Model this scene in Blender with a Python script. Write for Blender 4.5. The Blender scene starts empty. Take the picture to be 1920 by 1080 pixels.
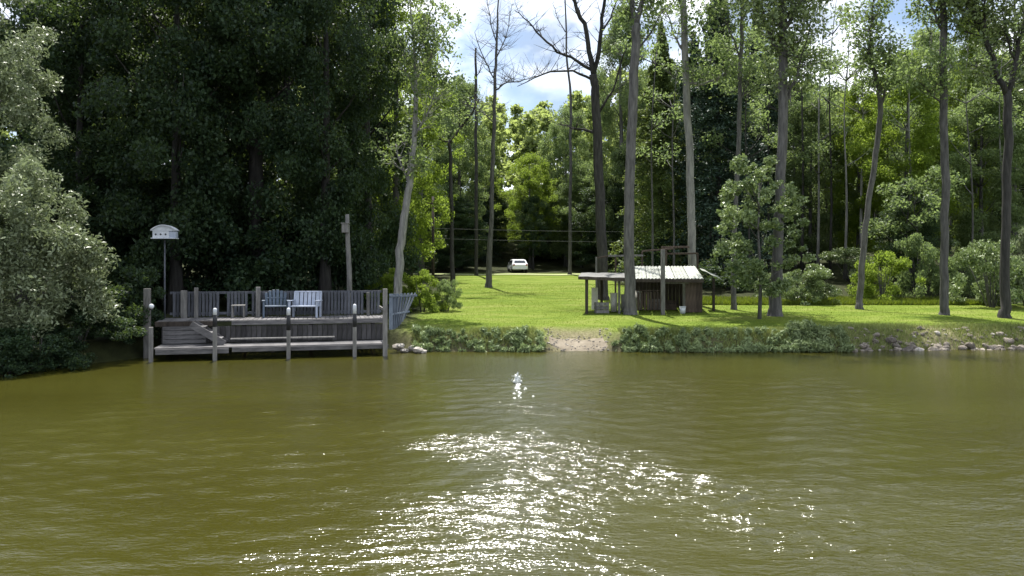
import bpy, bmesh, math, random
import numpy as np
from mathutils import Vector, Matrix, noise as mnoise

R = math.radians
rng = np.random.default_rng(7)
random.seed(7)
SC = bpy.context.scene
COL = SC.collection

# ------------------------------------------------------------------ camera
CAM_H, FPX, HOR = 3.0, 1500.0, 500.0          # camera height, focal length in photo pixels, horizon row
cam = bpy.data.cameras.new('camera')
cam.sensor_width = 36.0
cam.lens = 36.0 * FPX / 1920.0
cam.shift_y = -(540.0 - HOR) / 1920.0
cam.clip_start = 0.1
cam.clip_end = 2500.0
cam_o = bpy.data.objects.new('camera', cam)
COL.objects.link(cam_o)
cam_o.location = (0, 0, CAM_H)
cam_o.rotation_euler = (R(90), 0, 0)
SC.camera = cam_o

# ------------------------------------------------------------------ world, sun, exposure
SUN_EL, SUN_AZ = 66.5, -11.0                  # azimuth measured from +Y towards +X
w = bpy.data.worlds.new('World')
SC.world = w
w.use_nodes = True
nt = w.node_tree
nt.nodes.clear()
n_out = nt.nodes.new('ShaderNodeOutputWorld')
n_bg = nt.nodes.new('ShaderNodeBackground')
n_sky = nt.nodes.new('ShaderNodeTexSky')
n_sky.sky_type = 'NISHITA'
n_sky.sun_disc = False
n_sky.sun_elevation = R(SUN_EL)
n_sky.sun_rotation = R(SUN_AZ)
n_sky.ozone_density = 1.5
n_bg.inputs['Strength'].default_value = 0.085
n_tc = nt.nodes.new('ShaderNodeTexCoord')
n_map = nt.nodes.new('ShaderNodeMapping')
n_map.inputs['Scale'].default_value = (1.0, 1.0, 1.7)
n_map.inputs['Location'].default_value = (3.1, 0.2, 0.9)
n_ns = nt.nodes.new('ShaderNodeTexNoise')
n_ns.inputs['Scale'].default_value = 3.4
n_ns.inputs['Detail'].default_value = 9
n_ns.inputs['Roughness'].default_value = 0.56
n_ns.inputs['Distortion'].default_value = 0.25
n_rp = nt.nodes.new('ShaderNodeValToRGB')
n_rp.color_ramp.elements[0].position = 0.36
n_rp.color_ramp.elements[0].color = (0.0, 0.0, 0.0, 1)
n_rp.color_ramp.elements[1].position = 0.53
n_rp.color_ramp.elements[1].color = (1, 1, 1, 1)
n_ns2 = nt.nodes.new('ShaderNodeTexNoise')
n_ns2.inputs['Scale'].default_value = 9.0
n_ns2.inputs['Detail'].default_value = 6
n_rp2 = nt.nodes.new('ShaderNodeValToRGB')
n_rp2.color_ramp.elements[0].position = 0.40
n_rp2.color_ramp.elements[0].color = (3.3, 4.0, 5.2, 1)
n_rp2.color_ramp.elements[1].position = 0.64
n_rp2.color_ramp.elements[1].color = (13.5, 13.8, 14.5, 1)
n_mix = nt.nodes.new('ShaderNodeMixRGB')
L = nt.links.new
L(n_tc.outputs['Generated'], n_map.inputs['Vector'])
L(n_map.outputs['Vector'], n_ns.inputs['Vector'])
L(n_map.outputs['Vector'], n_ns2.inputs['Vector'])
L(n_ns.outputs['Fac'], n_rp.inputs['Fac'])
L(n_ns2.outputs['Fac'], n_rp2.inputs['Fac'])
L(n_rp.outputs['Color'], n_mix.inputs['Fac'])
L(n_sky.outputs['Color'], n_mix.inputs['Color1'])
L(n_rp2.outputs['Color'], n_mix.inputs['Color2'])
L(n_mix.outputs['Color'], n_bg.inputs['Color'])
L(n_bg.outputs['Background'], n_out.inputs['Surface'])

sun = bpy.data.lights.new('sun', 'SUN')
sun.energy = 5.0
sun.angle = R(0.5)
sun.color = (1.0, 0.965, 0.90)
sun_o = bpy.data.objects.new('sun', sun)
COL.objects.link(sun_o)
sd = Vector((math.sin(R(SUN_AZ)) * math.cos(R(SUN_EL)), math.cos(R(SUN_AZ)) * math.cos(R(SUN_EL)), math.sin(R(SUN_EL))))
sun_o.rotation_euler = sd.to_track_quat('Z', 'Y').to_euler()
sun_o.location = (0, 0, 60)

SC.view_settings.view_transform = 'Standard'
SC.view_settings.look = 'None'
SC.view_settings.exposure = 0.98
SC.view_settings.gamma = 1
SC.view_settings.use_curve_mapping = False
SC.render.engine = 'CYCLES'
SC.cycles.use_denoising = True
SC.cycles.max_bounces = 7
SC.cycles.diffuse_bounces = 3
SC.cycles.glossy_bounces = 3
SC.cycles.transmission_bounces = 4
SC.cycles.transparent_max_bounces = 4

# ------------------------------------------------------------------ helpers
def at(px, py, d):
    """point at depth d seen at photo pixel (px, py)"""
    return Vector(((px - 960.0) / FPX * d, d, CAM_H + (HOR - py) / FPX * d))

def X(px, d):
    return (px - 960.0) / FPX * d

def tag(o, label=None, cat=None, group=None, kind=None):
    if label: o['label'] = label
    if cat: o['category'] = cat
    if group: o['group'] = group
    if kind: o['kind'] = kind
    return o

def empty(name, loc, label, cat, rz=0.0, group=None):
    o = bpy.data.objects.new(name, None)
    COL.objects.link(o)
    o.location = loc
    o.rotation_euler = (0, 0, rz)
    o.empty_display_size = 0.2
    return tag(o, label, cat, group)

def link_mesh(name, me, mat=None, parent=None, loc=None):
    if mat is not None and len(me.materials) == 0:
        me.materials.append(mat)
    o = bpy.data.objects.new(name, me)
    COL.objects.link(o)
    if parent is not None: o.parent = parent
    if loc is not None: o.location = loc
    return o

class MB:
    """collects simple solids, built as ONE mesh object"""
    def __init__(s): s.v = []; s.f = []
    def add(s, vs, fs):
        b = len(s.v); s.v += [tuple(v) for v in vs]; s.f += [tuple(i + b for i in f) for f in fs]; return s
    def box(s, c, size, M=None):
        hx, hy, hz = size[0] / 2, size[1] / 2, size[2] / 2
        vs = [Vector((x, y, z)) for x in (-hx, hx) for y in (-hy, hy) for z in (-hz, hz)]
        if M is not None: vs = [M @ v for v in vs]
        vs = [v + Vector(c) for v in vs]
        return s.add(vs, [(0, 1, 3, 2), (4, 6, 7, 5), (0, 4, 5, 1), (2, 3, 7, 6), (0, 2, 6, 4), (1, 5, 7, 3)])
    def bar(s, a, b, wx, wy):
        a, b = Vector(a), Vector(b)
        d = b - a
        q = d.to_track_quat('Z', 'Y').to_matrix()
        return s.box((a + b) / 2, (wx, wy, d.length), q)
    def tube(s, pts, radii, n=8, cap=True):
        pts = [Vector(p) for p in pts]
        base = len(s.v)
        u = None
        for i, p in enumerate(pts):
            t = (pts[min(i + 1, len(pts) - 1)] - pts[max(i - 1, 0)]).normalized()
            if u is None:
                u = t.orthogonal().normalized()
            u = (u - t * u.dot(t)).normalized()
            v = t.cross(u)
            for k in range(n):
                a = 2 * math.pi * k / n
                s.v.append(tuple(p + (u * math.cos(a) + v * math.sin(a)) * radii[i]))
        for i in range(len(pts) - 1):
            for k in range(n):
                a = base + i * n + k; b = base + i * n + (k + 1) % n
                s.f.append((a, b, b + n, a + n))
        if cap:
            s.f.append(tuple(base + k for k in reversed(range(n))))
            s.f.append(tuple(base + (len(pts) - 1) * n + k for k in range(n)))
        return s
    def mesh(s, name, mat, smooth=False, bevel=0.0):
        me = bpy.data.meshes.new(name)
        me.from_pydata(s.v, [], s.f)
        if bevel > 0:
            bm = bmesh.new(); bm.from_mesh(me)
            bmesh.ops.bevel(bm, geom=bm.edges[:], offset=bevel, segments=1, affect='EDGES')
            bm.to_mesh(me); bm.free()
        if mat is not None: me.materials.append(mat)
        if smooth: me.polygons.foreach_set('use_smooth', [True] * len(me.polygons))
        me.update()
        return me
    def build(s, name, mat, parent=None, smooth=False, bevel=0.0, loc=None):
        return link_mesh(name, s.mesh(name, mat, smooth, bevel), None, parent, loc)

# ------------------------------------------------------------------ materials
def new_mat(name):
    m = bpy.data.materials.new(name); m.use_nodes = True
    t = m.node_tree; t.nodes.clear()
    o = t.nodes.new('ShaderNodeOutputMaterial')
    return m, t, o

def N(t, kind, **kw):
    n = t.nodes.new(kind)
    for k, v in kw.items():
        if k in n.inputs: n.inputs[k].default_value = v
        else: setattr(n, k, v)
    return n

def ramp(t, stops):
    n = t.nodes.new('ShaderNodeValToRGB')
    e = n.color_ramp.elements
    while len(e) < len(stops): e.new(0.5)
    for i, (p, c) in enumerate(stops):
        e[i].position = p
        e[i].color = (c[0], c[1], c[2], 1)
    return n

def surf_mat(name, c1, c2, scale=(4, 4, 4), rough=0.8, bump=0.3, bdist=0.02, detail=6, spec=0.3, nscale=1.0, metallic=0.0, per_obj=0.12):
    """two-tone noisy material in object space, with relief; each object shifts a little in value"""
    m, t, o = new_mat(name)
    l = t.links.new
    tc = N(t, 'ShaderNodeTexCoord')
    mp = N(t, 'ShaderNodeMapping'); mp.inputs['Scale'].default_value = scale
    oi = N(t, 'ShaderNodeObjectInfo')
    l(tc.outputs['Object'], mp.inputs['Vector'])
    nz = N(t, 'ShaderNodeTexNoise', Scale=nscale, Detail=detail, Roughness=0.62)
    l(mp.outputs['Vector'], nz.inputs['Vector'])
    rp = ramp(t, [(0.3, c1), (0.7, c2)])
    l(nz.outputs['Fac'], rp.inputs['Fac'])
    hs = N(t, 'ShaderNodeHueSaturation')
    mr = N(t, 'ShaderNodeMapRange')
    mr.inputs['To Min'].default_value = 1 - per_obj * 2; mr.inputs['To Max'].default_value = 1 + per_obj * 2
    l(oi.outputs['Random'], mr.inputs['Value'])
    l(mr.outputs['Result'], hs.inputs['Value'])
    l(rp.outputs['Color'], hs.inputs['Color'])
    b = N(t, 'ShaderNodeBsdfPrincipled', Roughness=rough, Metallic=metallic)
    b.inputs['Specular IOR Level'].default_value = spec
    l(hs.outputs['Color'], b.inputs['Base Color'])
    bp = N(t, 'ShaderNodeBump', Strength=bump, Distance=bdist)
    l(nz.outputs['Fac'], bp.inputs['Height'])
    l(bp.outputs['Normal'], b.inputs['Normal'])
    l(b.outputs['BSDF'], o.inputs['Surface'])
    return m

def leaf_mat(name, dark, light, trans=(0.16, 0.24, 0.03), tfac=0.35, rough=0.55, spec=0.25):
    m, t, o = new_mat(name)
    l = t.links.new
    ge = N(t, 'ShaderNodeNewGeometry')
    oi = N(t, 'ShaderNodeObjectInfo')
    tc = N(t, 'ShaderNodeTexCoord')
    nz = N(t, 'ShaderNodeTexNoise', Scale=0.45, Detail=2)
    l(tc.outputs['Object'], nz.inputs['Vector'])
    ad = N(t, 'ShaderNodeMath', operation='MULTIPLY_ADD')
    l(nz.outputs['Fac'], ad.inputs[0]); ad.inputs[1].default_value = 1.4; 
    sb = N(t, 'ShaderNodeMath', operation='MULTIPLY_ADD')
    l(ge.outputs['Random Per Island'], sb.inputs[0]); sb.inputs[1].default_value = 0.75; sb.inputs[2].default_value = -0.55
    l(sb.outputs[0], ad.inputs[2])
    rp = ramp(t, [(0.1, dark), (0.9, light)])
    l(ad.outputs[0], rp.inputs['Fac'])
    hs = N(t, 'ShaderNodeHueSaturation')
    mr = N(t, 'ShaderNodeMapRange'); mr.inputs['To Min'].default_value = 0.8; mr.inputs['To Max'].default_value = 1.2
    l(oi.outputs['Random'], mr.inputs['Value']); l(mr.outputs['Result'], hs.inputs['Value'])
    l(rp.outputs['Color'], hs.inputs['Color'])
    b = N(t, 'ShaderNodeBsdfPrincipled', Roughness=rough)
    b.inputs['Specular IOR Level'].default_value = spec
    l(hs.outputs['Color'], b.inputs['Base Color'])
    tr = N(t, 'ShaderNodeBsdfTranslucent')
    mc = N(t, 'ShaderNodeMixRGB', blend_type='MIX'); mc.inputs['Fac'].default_value = 0.7
    l(hs.outputs['Color'], mc.inputs['Color1']); mc.inputs['Color2'].default_value = (*trans, 1)
    l(mc.outputs['Color'], tr.inputs['Color'])
    mx = N(t, 'ShaderNodeMixShader'); mx.inputs['Fac'].default_value = tfac
    l(b.outputs['BSDF'], mx.inputs[1]); l(tr.outputs['BSDF'], mx.inputs[2])
    l(mx.outputs['Shader'], o.inputs['Surface'])
    return m

M = {}
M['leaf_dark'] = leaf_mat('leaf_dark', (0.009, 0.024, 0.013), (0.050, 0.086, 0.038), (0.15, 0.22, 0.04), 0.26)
M['leaf_mid'] = leaf_mat('leaf_mid', (0.050, 0.080, 0.034), (0.20, 0.26, 0.115), (0.32, 0.43, 0.12), 0.42)
M['leaf_far_lit'] = leaf_mat('leaf_far_lit', (0.11, 0.15, 0.07), (0.34, 0.41, 0.18), (0.50, 0.60, 0.15), 0.5)  # far leaves coloured lighter to stand in for sunlight on the backlit wood
M['leaf_bright'] = leaf_mat('leaf_bright', (0.055, 0.090, 0.012), (0.17, 0.23, 0.022), (0.38, 0.52, 0.07), 0.5)
M['leaf_pale'] = leaf_mat('leaf_pale', (0.060, 0.098, 0.040), (0.28, 0.35, 0.15), (0.18, 0.24, 0.06), 0.30, 0.42, 0.4)
M['leaf_willow'] = leaf_mat('leaf_willow', (0.07, 0.085, 0.035), (0.30, 0.35, 0.21), (0.22, 0.28, 0.12), 0.30, 0.42, 0.4)
M['needle_blue'] = leaf_mat('needle_blue', (0.020, 0.042, 0.030), (0.075, 0.12, 0.080), (0.05, 0.08, 0.03), 0.12)
M['needle_green'] = leaf_mat('needle_green', (0.035, 0.060, 0.022), (0.13, 0.18, 0.055), (0.24, 0.3, 0.06), 0.32)
M['leaf_shore'] = leaf_mat('leaf_shore', (0.12, 0.17, 0.07), (0.36, 0.44, 0.21), (0.16, 0.22, 0.06), 0.30, 0.5, 0.3)
M['blade'] = leaf_mat('blade', (0.10, 0.155, 0.02), (0.18, 0.225, 0.04), (0.25, 0.32, 0.015), 0.35, 0.6, 0.2)
M['blade_dry'] = leaf_mat('blade_dry', (0.12, 0.16, 0.04), (0.28, 0.33, 0.11), (0.22, 0.22, 0.06), 0.3, 0.7, 0.2)
M['bark_grey'] = surf_mat('bark_grey', (0.045, 0.043, 0.042), (0.145, 0.138, 0.130), (9, 9, 1.6), 0.9, 0.8, 0.06, 7)
M['bark_pale'] = surf_mat('bark_pale', (0.10, 0.098, 0.092), (0.27, 0.26, 0.24), (8, 8, 1.5), 0.9, 0.7, 0.05, 7)
M['bark_dark'] = surf_mat('bark_dark', (0.018, 0.017, 0.016), (0.060, 0.056, 0.052), (9, 9, 1.6), 0.9, 0.8, 0.06, 7)
M['wood_weathered'] = surf_mat('wood_weathered', (0.062, 0.060, 0.062), (0.18, 0.172, 0.172), (2.5, 14, 14), 0.85, 0.4, 0.01, 6)
M['wood_vertical'] = surf_mat('wood_vertical', (0.042, 0.046, 0.056), (0.13, 0.135, 0.152), (14, 14, 2.2), 0.85, 0.4, 0.01, 6)
M['wood_post'] = surf_mat('wood_post', (0.085, 0.082, 0.078), (0.23, 0.22, 0.205), (12, 12, 1.8), 0.85, 0.5, 0.015, 6)
M['wood_dark'] = surf_mat('wood_dark', (0.030, 0.024, 0.020), (0.085, 0.068, 0.055), (12, 12, 2.5), 0.85, 0.5, 0.015, 6)
M['wood_brown'] = surf_mat('wood_brown', (0.038, 0.027, 0.021), (0.105, 0.078, 0.060), (12, 12, 2.5), 0.85, 0.5, 0.015, 6)
M['wood_skirt'] = surf_mat('wood_skirt', (0.028, 0.027, 0.028), (0.085, 0.080, 0.080), (12, 12, 2.5), 0.85, 0.5, 0.015, 6, per_obj=0.2)
M['white_paint'] = surf_mat('white_paint', (0.50, 0.52, 0.56), (0.72, 0.74, 0.78), (5, 5, 5), 0.45, 0.1, 0.004, 5, 0.5, per_obj=0.03)
M['chair_white'] = surf_mat('chair_white', (0.30, 0.34, 0.43), (0.45, 0.49, 0.58), (5, 5, 5), 0.5, 0.1, 0.004, 5, 0.5, per_obj=0.03)
M['chair_blue'] = surf_mat('chair_blue', (0.05, 0.075, 0.11), (0.10, 0.135, 0.18), (5, 5, 5), 0.5, 0.1, 0.004, 5, 0.5, per_obj=0.03)
M['tarp_blue'] = surf_mat('tarp_blue', (0.08, 0.10, 0.13), (0.17, 0.20, 0.24), (9, 9, 2), 0.7, 0.3, 0.01, 6, 0.4)
M['black_rubber'] = surf_mat('black_rubber', (0.012, 0.012, 0.014), (0.03, 0.03, 0.034), (8, 8, 8), 0.6, 0.2, 0.004, 4, 0.4)
M['roof_pale'] = surf_mat('roof_pale', (0.20, 0.21, 0.18), (0.52, 0.54, 0.47), (3, 3, 3), 0.6, 0.3, 0.01, 7, 0.4)
M['roof_grey'] = surf_mat('roof_grey', (0.10, 0.10, 0.095), (0.24, 0.235, 0.22), (3, 3, 3), 0.7, 0.3, 0.01, 7, 0.3)
M['stone'] = surf_mat('stone', (0.07, 0.058, 0.045), (0.30, 0.26, 0.215), (3, 3, 3), 0.9, 0.7, 0.03, 8, 0.3, per_obj=0.22)
M['stone_pale'] = surf_mat('stone_pale', (0.20, 0.18, 0.155), (0.50, 0.46, 0.41), (4, 4, 4), 0.9, 0.6, 0.03, 8, 0.3, per_obj=0.15)
M['car_paint'] = surf_mat('car_paint', (0.78, 0.79, 0.80), (0.82, 0.83, 0.84), (1, 1, 1), 0.22, 0.0, 0.001, 2, 0.6, per_obj=0.0)
M['glass_dark'] = surf_mat('glass_dark', (0.02, 0.025, 0.03), (0.03, 0.035, 0.04), (1, 1, 1), 0.05, 0.0, 0.001, 2, 0.8, per_obj=0.0)
M['red_lens'] = surf_mat('red_lens', (0.35, 0.02, 0.02), (0.42, 0.03, 0.03), (1, 1, 1), 0.2, 0.0, 0.001, 2, 0.6, per_obj=0.0)
M['bucket_pale'] = surf_mat('bucket_pale', (0.45, 0.43, 0.38), (0.62, 0.60, 0.54), (6, 6, 6), 0.6, 0.2, 0.004, 5)
M['splash'] = surf_mat('splash', (0.50, 0.52, 0.48), (0.68, 0.69, 0.66), (20, 20, 20), 0.25, 0.4, 0.01, 5, 0.6)
M['sand'] = surf_mat('sand', (0.12, 0.10, 0.072), (0.25, 0.215, 0.165), (2.5, 2.5, 2.5), 0.95, 0.5, 0.03, 9, 0.2)
M['path'] = surf_mat('path', (0.20, 0.24, 0.09), (0.36, 0.38, 0.19), (0.5, 0.8, 1), 0.95, 0.4, 0.02, 8, 0.2)
M['wire'] = surf_mat('wire', (0.05, 0.05, 0.05), (0.12, 0.12, 0.12), (1, 1, 1), 0.6, 0.0, 0.001, 2)

# ------------------------------------------------------------------ terrain
SHORE = [(-60, -60), (-24, -40), (-21, -8), (-19.2, 8), (-17.0, 17), (-14.8, 21.9), (-13.9, 23.4), (-12.4, 26.0), (-11.6, 28.0),
         (-9.0, 29.6), (-6.0, 29.9), (-4.2, 28.9), (-3.3, 28.3), (-1.2, 28.35), (1.2, 28.2), (2.3, 28.6), (3.6, 28.3), (6.0, 28.1), (9.0, 28.2), (11.9, 28.2),
         (12.5, 28.7), (15.0, 28.9), (18.6, 29.2), (22, 29), (27, 27), (32, 20), (35, 6), (37, -10), (40, -40), (60, -60)]
SH = np.array(SHORE, float)

def shore_dist(x, y):
    """signed distance to the shoreline, positive on land"""
    best = np.full(x.shape, 1e9)
    for i in range(len(SH) - 1):
        a, b = SH[i], SH[i + 1]
        d = b - a
        t = np.clip(((x - a[0]) * d[0] + (y - a[1]) * d[1]) / (d @ d), 0, 1)
        best = np.minimum(best, np.hypot(x - a[0] - t * d[0], y - a[1] - t * d[1]))
    inside = np.zeros(x.shape, bool)
    P = np.vstack([SH, [(60, -300), (-60, -300)]])
    for i in range(len(P)):
        a, b = P[i], P[(i + 1) % len(P)]
        c = ((a[1] > y) != (b[1] > y))
        with np.errstate(divide='ignore', invalid='ignore'):
            xi = (b[0] - a[0]) * (y - a[1]) / (b[1] - a[1] + 1e-12) + a[0]
        inside ^= c & (x < xi)
    return np.where(inside, -best, best)

def sstep(a, b, v):
    t = np.clip((v - a) / (b - a), 0, 1)
    return t * t * (3 - 2 * t)

def height(x, y):
    x = np.asarray(x, float); y = np.asarray(y, float)
    s = shore_dist(x, y)
    L0 = 0.64 + 0.036 * np.clip(y - 29, 0, 46) + 0.06 * np.clip(y - 75, 0, 12) + 0.20 * np.clip(y - 88, 0, 70)
    L0 = L0 + 0.10 * np.clip(x - 9, 0, 60) * sstep(42, 62, y)            # wooded slope on the right
    L0 = L0 + 0.05 * np.clip(-x - 8, 0, 60) * sstep(33, 60, y)
    L0 = L0 + 0.05 * np.sin(x * 0.9 + 1.3) * np.sin(y * 0.7) * sstep(0.5, 4, s)
    beach = np.exp(-((x - 2.35) / 1.15) ** 4)
    wdt = 0.55 + 1.9 * beach + 0.75 * sstep(11.5, 12.6, x)
    k = np.clip(s / wdt, 0, 1)
    up = L0 * (k * (2 - k) * (1 - beach) + beach * k ** 0.9)
    bed = -np.clip(-s * 0.45, 0, 1.6)
    return np.where(s > 0, up, bed)

def gz(x, y):
    return float(height(np.array([x]), np.array([y]))[0])

def axis(parts):
    out = []
    for a, b, st in parts:
        out += list(np.arange(a, b - 1e-6, st))
    out.append(parts[-1][1])
    return np.array(out)

def grid_mesh(name, xs, ys, zf):
    gx, gy = np.meshgrid(xs, ys)
    z = zf(gx, gy)
    co = np.stack([gx.ravel(), gy.ravel(), z.ravel()], 1).astype(np.float32)
    nx, ny = len(xs), len(ys)
    i = np.arange(nx - 1)[None, :] + np.arange(ny - 1)[:, None] * nx
    q = np.stack([i, i + 1, i + 1 + nx, i + nx], -1).reshape(-1, 4)
    me = bpy.data.meshes.new(name)
    me.vertices.add(len(co)); me.vertices.foreach_set('co', co.ravel())
    me.loops.add(q.size); me.loops.foreach_set('vertex_index', q.ravel().astype(np.int32))
    me.polygons.add(len(q)); me.polygons.foreach_set('loop_start', np.arange(0, q.size, 4, dtype=np.int32))
    me.polygons.foreach_set('use_smooth', np.ones(len(q), bool))
    me.update(calc_edges=True)
    return me, co

def lawn_weight(x, y):
    s = shore_dist(x, y)
    left = -3.9 - 0.028 * (y - 28)
    wl = sstep(-0.5, 0.5, x - left)
    right = np.where(y < 40.5, 1e3, np.where(x > 7.5, 0, 1.0) * 1e3)
    wr = np.where(x > 8.0, 1 - sstep(40.8, 42.3, y + 0.4 * np.sin(x * 1.3)), 1.0)
    wf = 1 - sstep(75.6, 76.4, y)
    wx = 1 - sstep(11, 13, x) * sstep(42, 44, y)
    return wl * wr * wf * wx * sstep(0.1, 0.7, s)

def ground_material():
    m, t, o = new_mat('ground')
    l = t.links.new
    tc = N(t, 'ShaderNodeTexCoord')
    at_l = N(t, 'ShaderNodeAttribute', attribute_name='lawn')
    at_s = N(t, 'ShaderNodeAttribute', attribute_name='shoulder')
    # lawn
    n1 = N(t, 'ShaderNodeTexNoise', Scale=0.5, Detail=8, Roughness=0.68)
    mp = N(t, 'ShaderNodeMapping'); mp.inputs['Scale'].default_value = (0.55, 1.6, 1)
    l(tc.outputs['Object'], mp.inputs['Vector']); l(mp.outputs['Vector'], n1.inputs['Vector'])
    n2 = N(t, 'ShaderNodeTexNoise', Scale=9, Detail=8, Roughness=0.7)
    l(tc.outputs['Object'], n2.inputs['Vector'])
    r1 = ramp(t, [(0.28, (0.065, 0.112, 0.012)), (0.5, (0.130, 0.180, 0.022)), (0.74, (0.22, 0.23, 0.070))])
    l(n1.outputs['Fac'], r1.inputs['Fac'])
    r2 = ramp(t, [(0.3, (0.60, 0.62, 0.55)), (0.7, (1.25, 1.22, 1.3))])
    l(n2.outputs['Fac'], r2.inputs['Fac'])
    mu = N(t, 'ShaderNodeMixRGB', blend_type='MULTIPLY'); mu.inputs['Fac'].default_value = 1
    l(r1.outputs['Color'], mu.inputs['Color1']); l(r2.outputs['Color'], mu.inputs['Color2'])
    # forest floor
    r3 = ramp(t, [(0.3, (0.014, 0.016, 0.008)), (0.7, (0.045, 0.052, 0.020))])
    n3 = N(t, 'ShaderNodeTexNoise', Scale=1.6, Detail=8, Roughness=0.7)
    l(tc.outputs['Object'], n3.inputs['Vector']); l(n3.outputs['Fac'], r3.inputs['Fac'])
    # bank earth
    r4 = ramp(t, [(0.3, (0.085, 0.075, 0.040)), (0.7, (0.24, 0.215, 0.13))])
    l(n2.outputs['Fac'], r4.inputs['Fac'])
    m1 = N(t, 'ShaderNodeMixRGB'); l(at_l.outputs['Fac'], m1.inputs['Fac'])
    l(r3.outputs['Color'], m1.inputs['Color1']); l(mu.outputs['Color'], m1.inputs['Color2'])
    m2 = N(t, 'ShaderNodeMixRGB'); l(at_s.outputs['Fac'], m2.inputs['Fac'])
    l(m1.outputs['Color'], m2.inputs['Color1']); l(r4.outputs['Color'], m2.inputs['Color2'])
    b = N(t, 'ShaderNodeBsdfPrincipled', Roughness=0.95); b.inputs['Specular IOR Level'].default_value = 0.1
    l(m2.outputs['Color'], b.inputs['Base Color'])
    bp = N(t, 'ShaderNodeBump', Strength=0.8, Distance=0.06)
    l(n2.outputs['Fac'], bp.inputs['Height']); l(bp.outputs['Normal'], b.inputs['Normal'])
    l(b.outputs['BSDF'], o.inputs['Surface'])
    return m

gxs = axis([(-400, -60, 20), (-60, -24, 2), (-24, 24, 0.3), (24, 60, 2), (60, 400, 20)])
gys = axis([(-300, -40, 20), (-40, 18, 2), (18, 34, 0.2), (34, 52, 0.5), (52, 90, 1), (90, 180, 5), (180, 600, 30)])
me, co = grid_mesh('ground', gxs, gys, height)
lw = lawn_weight(co[:, 0], co[:, 1])
s_ = shore_dist(co[:, 0], co[:, 1])
sh_ = (1 - sstep(0.5, 1.1, s_ + 0.25 * np.sin(co[:, 0] * 3.1))) * sstep(-4.5, -3.5, co[:, 0]) * 0.45
sh_ = np.maximum(sh_, np.exp(-((co[:, 0] - 2.35) / 1.2) ** 4) * (1 - sstep(1.5, 2.6, s_)))
sh_ = np.maximum(sh_, sstep(11.6, 12.4, co[:, 0]) * (1 - sstep(1.3, 2.4, s_ + 0.3 * np.sin(co[:, 0] * 2.3))) * 0.9)
for nm, val in (('lawn', lw), ('shoulder', sh_)):
    a = me.attributes.new(nm, 'FLOAT', 'POINT'); a.data.foreach_set('value', val.astype(np.float32))
me.materials.append(ground_material())
tag(link_mesh('ground', me), kind='structure')

# sandy landing on the shore
def landing_mesh():
    xs = np.arange(0.9, 3.95, 0.15); ys = np.arange(28.0, 30.3, 0.15)
    def zf(a, b):
        r = np.hypot((a - 2.4) / 1.42, (b - 28.95) / 0.85)
        r += 0.12 * np.sin(a * 5) * np.cos(b * 4)
        return height(a, b) + 0.02 - 0.35 * sstep(0.8, 1.05, r)
    return grid_mesh('beach', xs, ys, zf)[0]
me = landing_mesh(); me.materials.append(M['sand'])
tag(link_mesh('beach', me), kind='structure')
me, _ = grid_mesh('path', np.arange(-14, 14.1, 0.5), np.arange(72.6, 75.3, 0.5), lambda a, b: height(a, b) + 0.045)
me.materials.append(M['path'])
tag(link_mesh('path', me), kind='structure')

# ------------------------------------------------------------------ water
RIPPLE = (0.14, 20.6)
def water_material():
    m, t, o = new_mat('pond_water')
    l = t.links.new
    tc = N(t, 'ShaderNodeTexCoord')
    def noise(scale, detail=2, rough=0.5, sc=(1, 1, 1), loc=(0, 0, 0)):
        mp = N(t, 'ShaderNodeMapping'); mp.inputs['Scale'].default_value = sc; mp.inputs['Location'].default_value = loc
        l(tc.outputs['Object'], mp.inputs['Vector'])
        n = N(t, 'ShaderNodeTexNoise', Scale=scale, Detail=detail, Roughness=rough)
        l(mp.outputs['Vector'], n.inputs['Vector'])
        return n.outputs['Fac']
    rf = N(t, 'ShaderNodeAttribute', attribute_name='ripple')
    amp = N(t, 'ShaderNodeMath', operation='MULTIPLY_ADD'); l(rf.outputs['Fac'], amp.inputs[0]); amp.inputs[1].default_value = 0.018; amp.inputs[2].default_value = 0.016
    hh = N(t, 'ShaderNodeMath', operation='MULTIPLY'); l(noise(11, 3, 0.6, (0.6, 1.4, 1)), hh.inputs[0]); l(amp.outputs[0], hh.inputs[1])
    bp = N(t, 'ShaderNodeBump', Strength=1.0, Distance=1.0)
    l(hh.outputs[0], bp.inputs['Height'])
    rp = ramp(t, [(0.3, (0.034, 0.032, 0.0030)), (0.7, (0.047, 0.046, 0.0065))])
    l(noise(0.16, 4, 0.55, (0.5, 1.3, 1), loc=(1, 5, 0)), rp.inputs['Fac'])
    b = N(t, 'ShaderNodeBsdfPrincipled', Roughness=0.15)
    b.inputs['IOR'].default_value = 1.62
    l(rp.outputs['Color'], b.inputs['Base Color'])
    l(bp.outputs['Normal'], b.inputs['Normal'])
    l(b.outputs['BSDF'], o.inputs['Surface'])
    return m

def wavy(x, y, seed, n, l0, l1, spread, centre=math.pi / 2):
    """sum of random plane waves with unit total slope"""
    rg = np.random.default_rng(seed)
    out = np.zeros_like(x); tot = 0
    for k in range(n):
        lam = math.exp(rg.uniform(math.log(l0), math.log(l1)))
        a = centre + rg.normal() * spread
        kk = 2 * math.pi / lam
        out += np.sin(kk * (x * math.cos(a) + y * math.sin(a)) + rg.uniform(0, 6.28)) / kk
        tot += 0.5
    return out / math.sqrt(tot)

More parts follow.
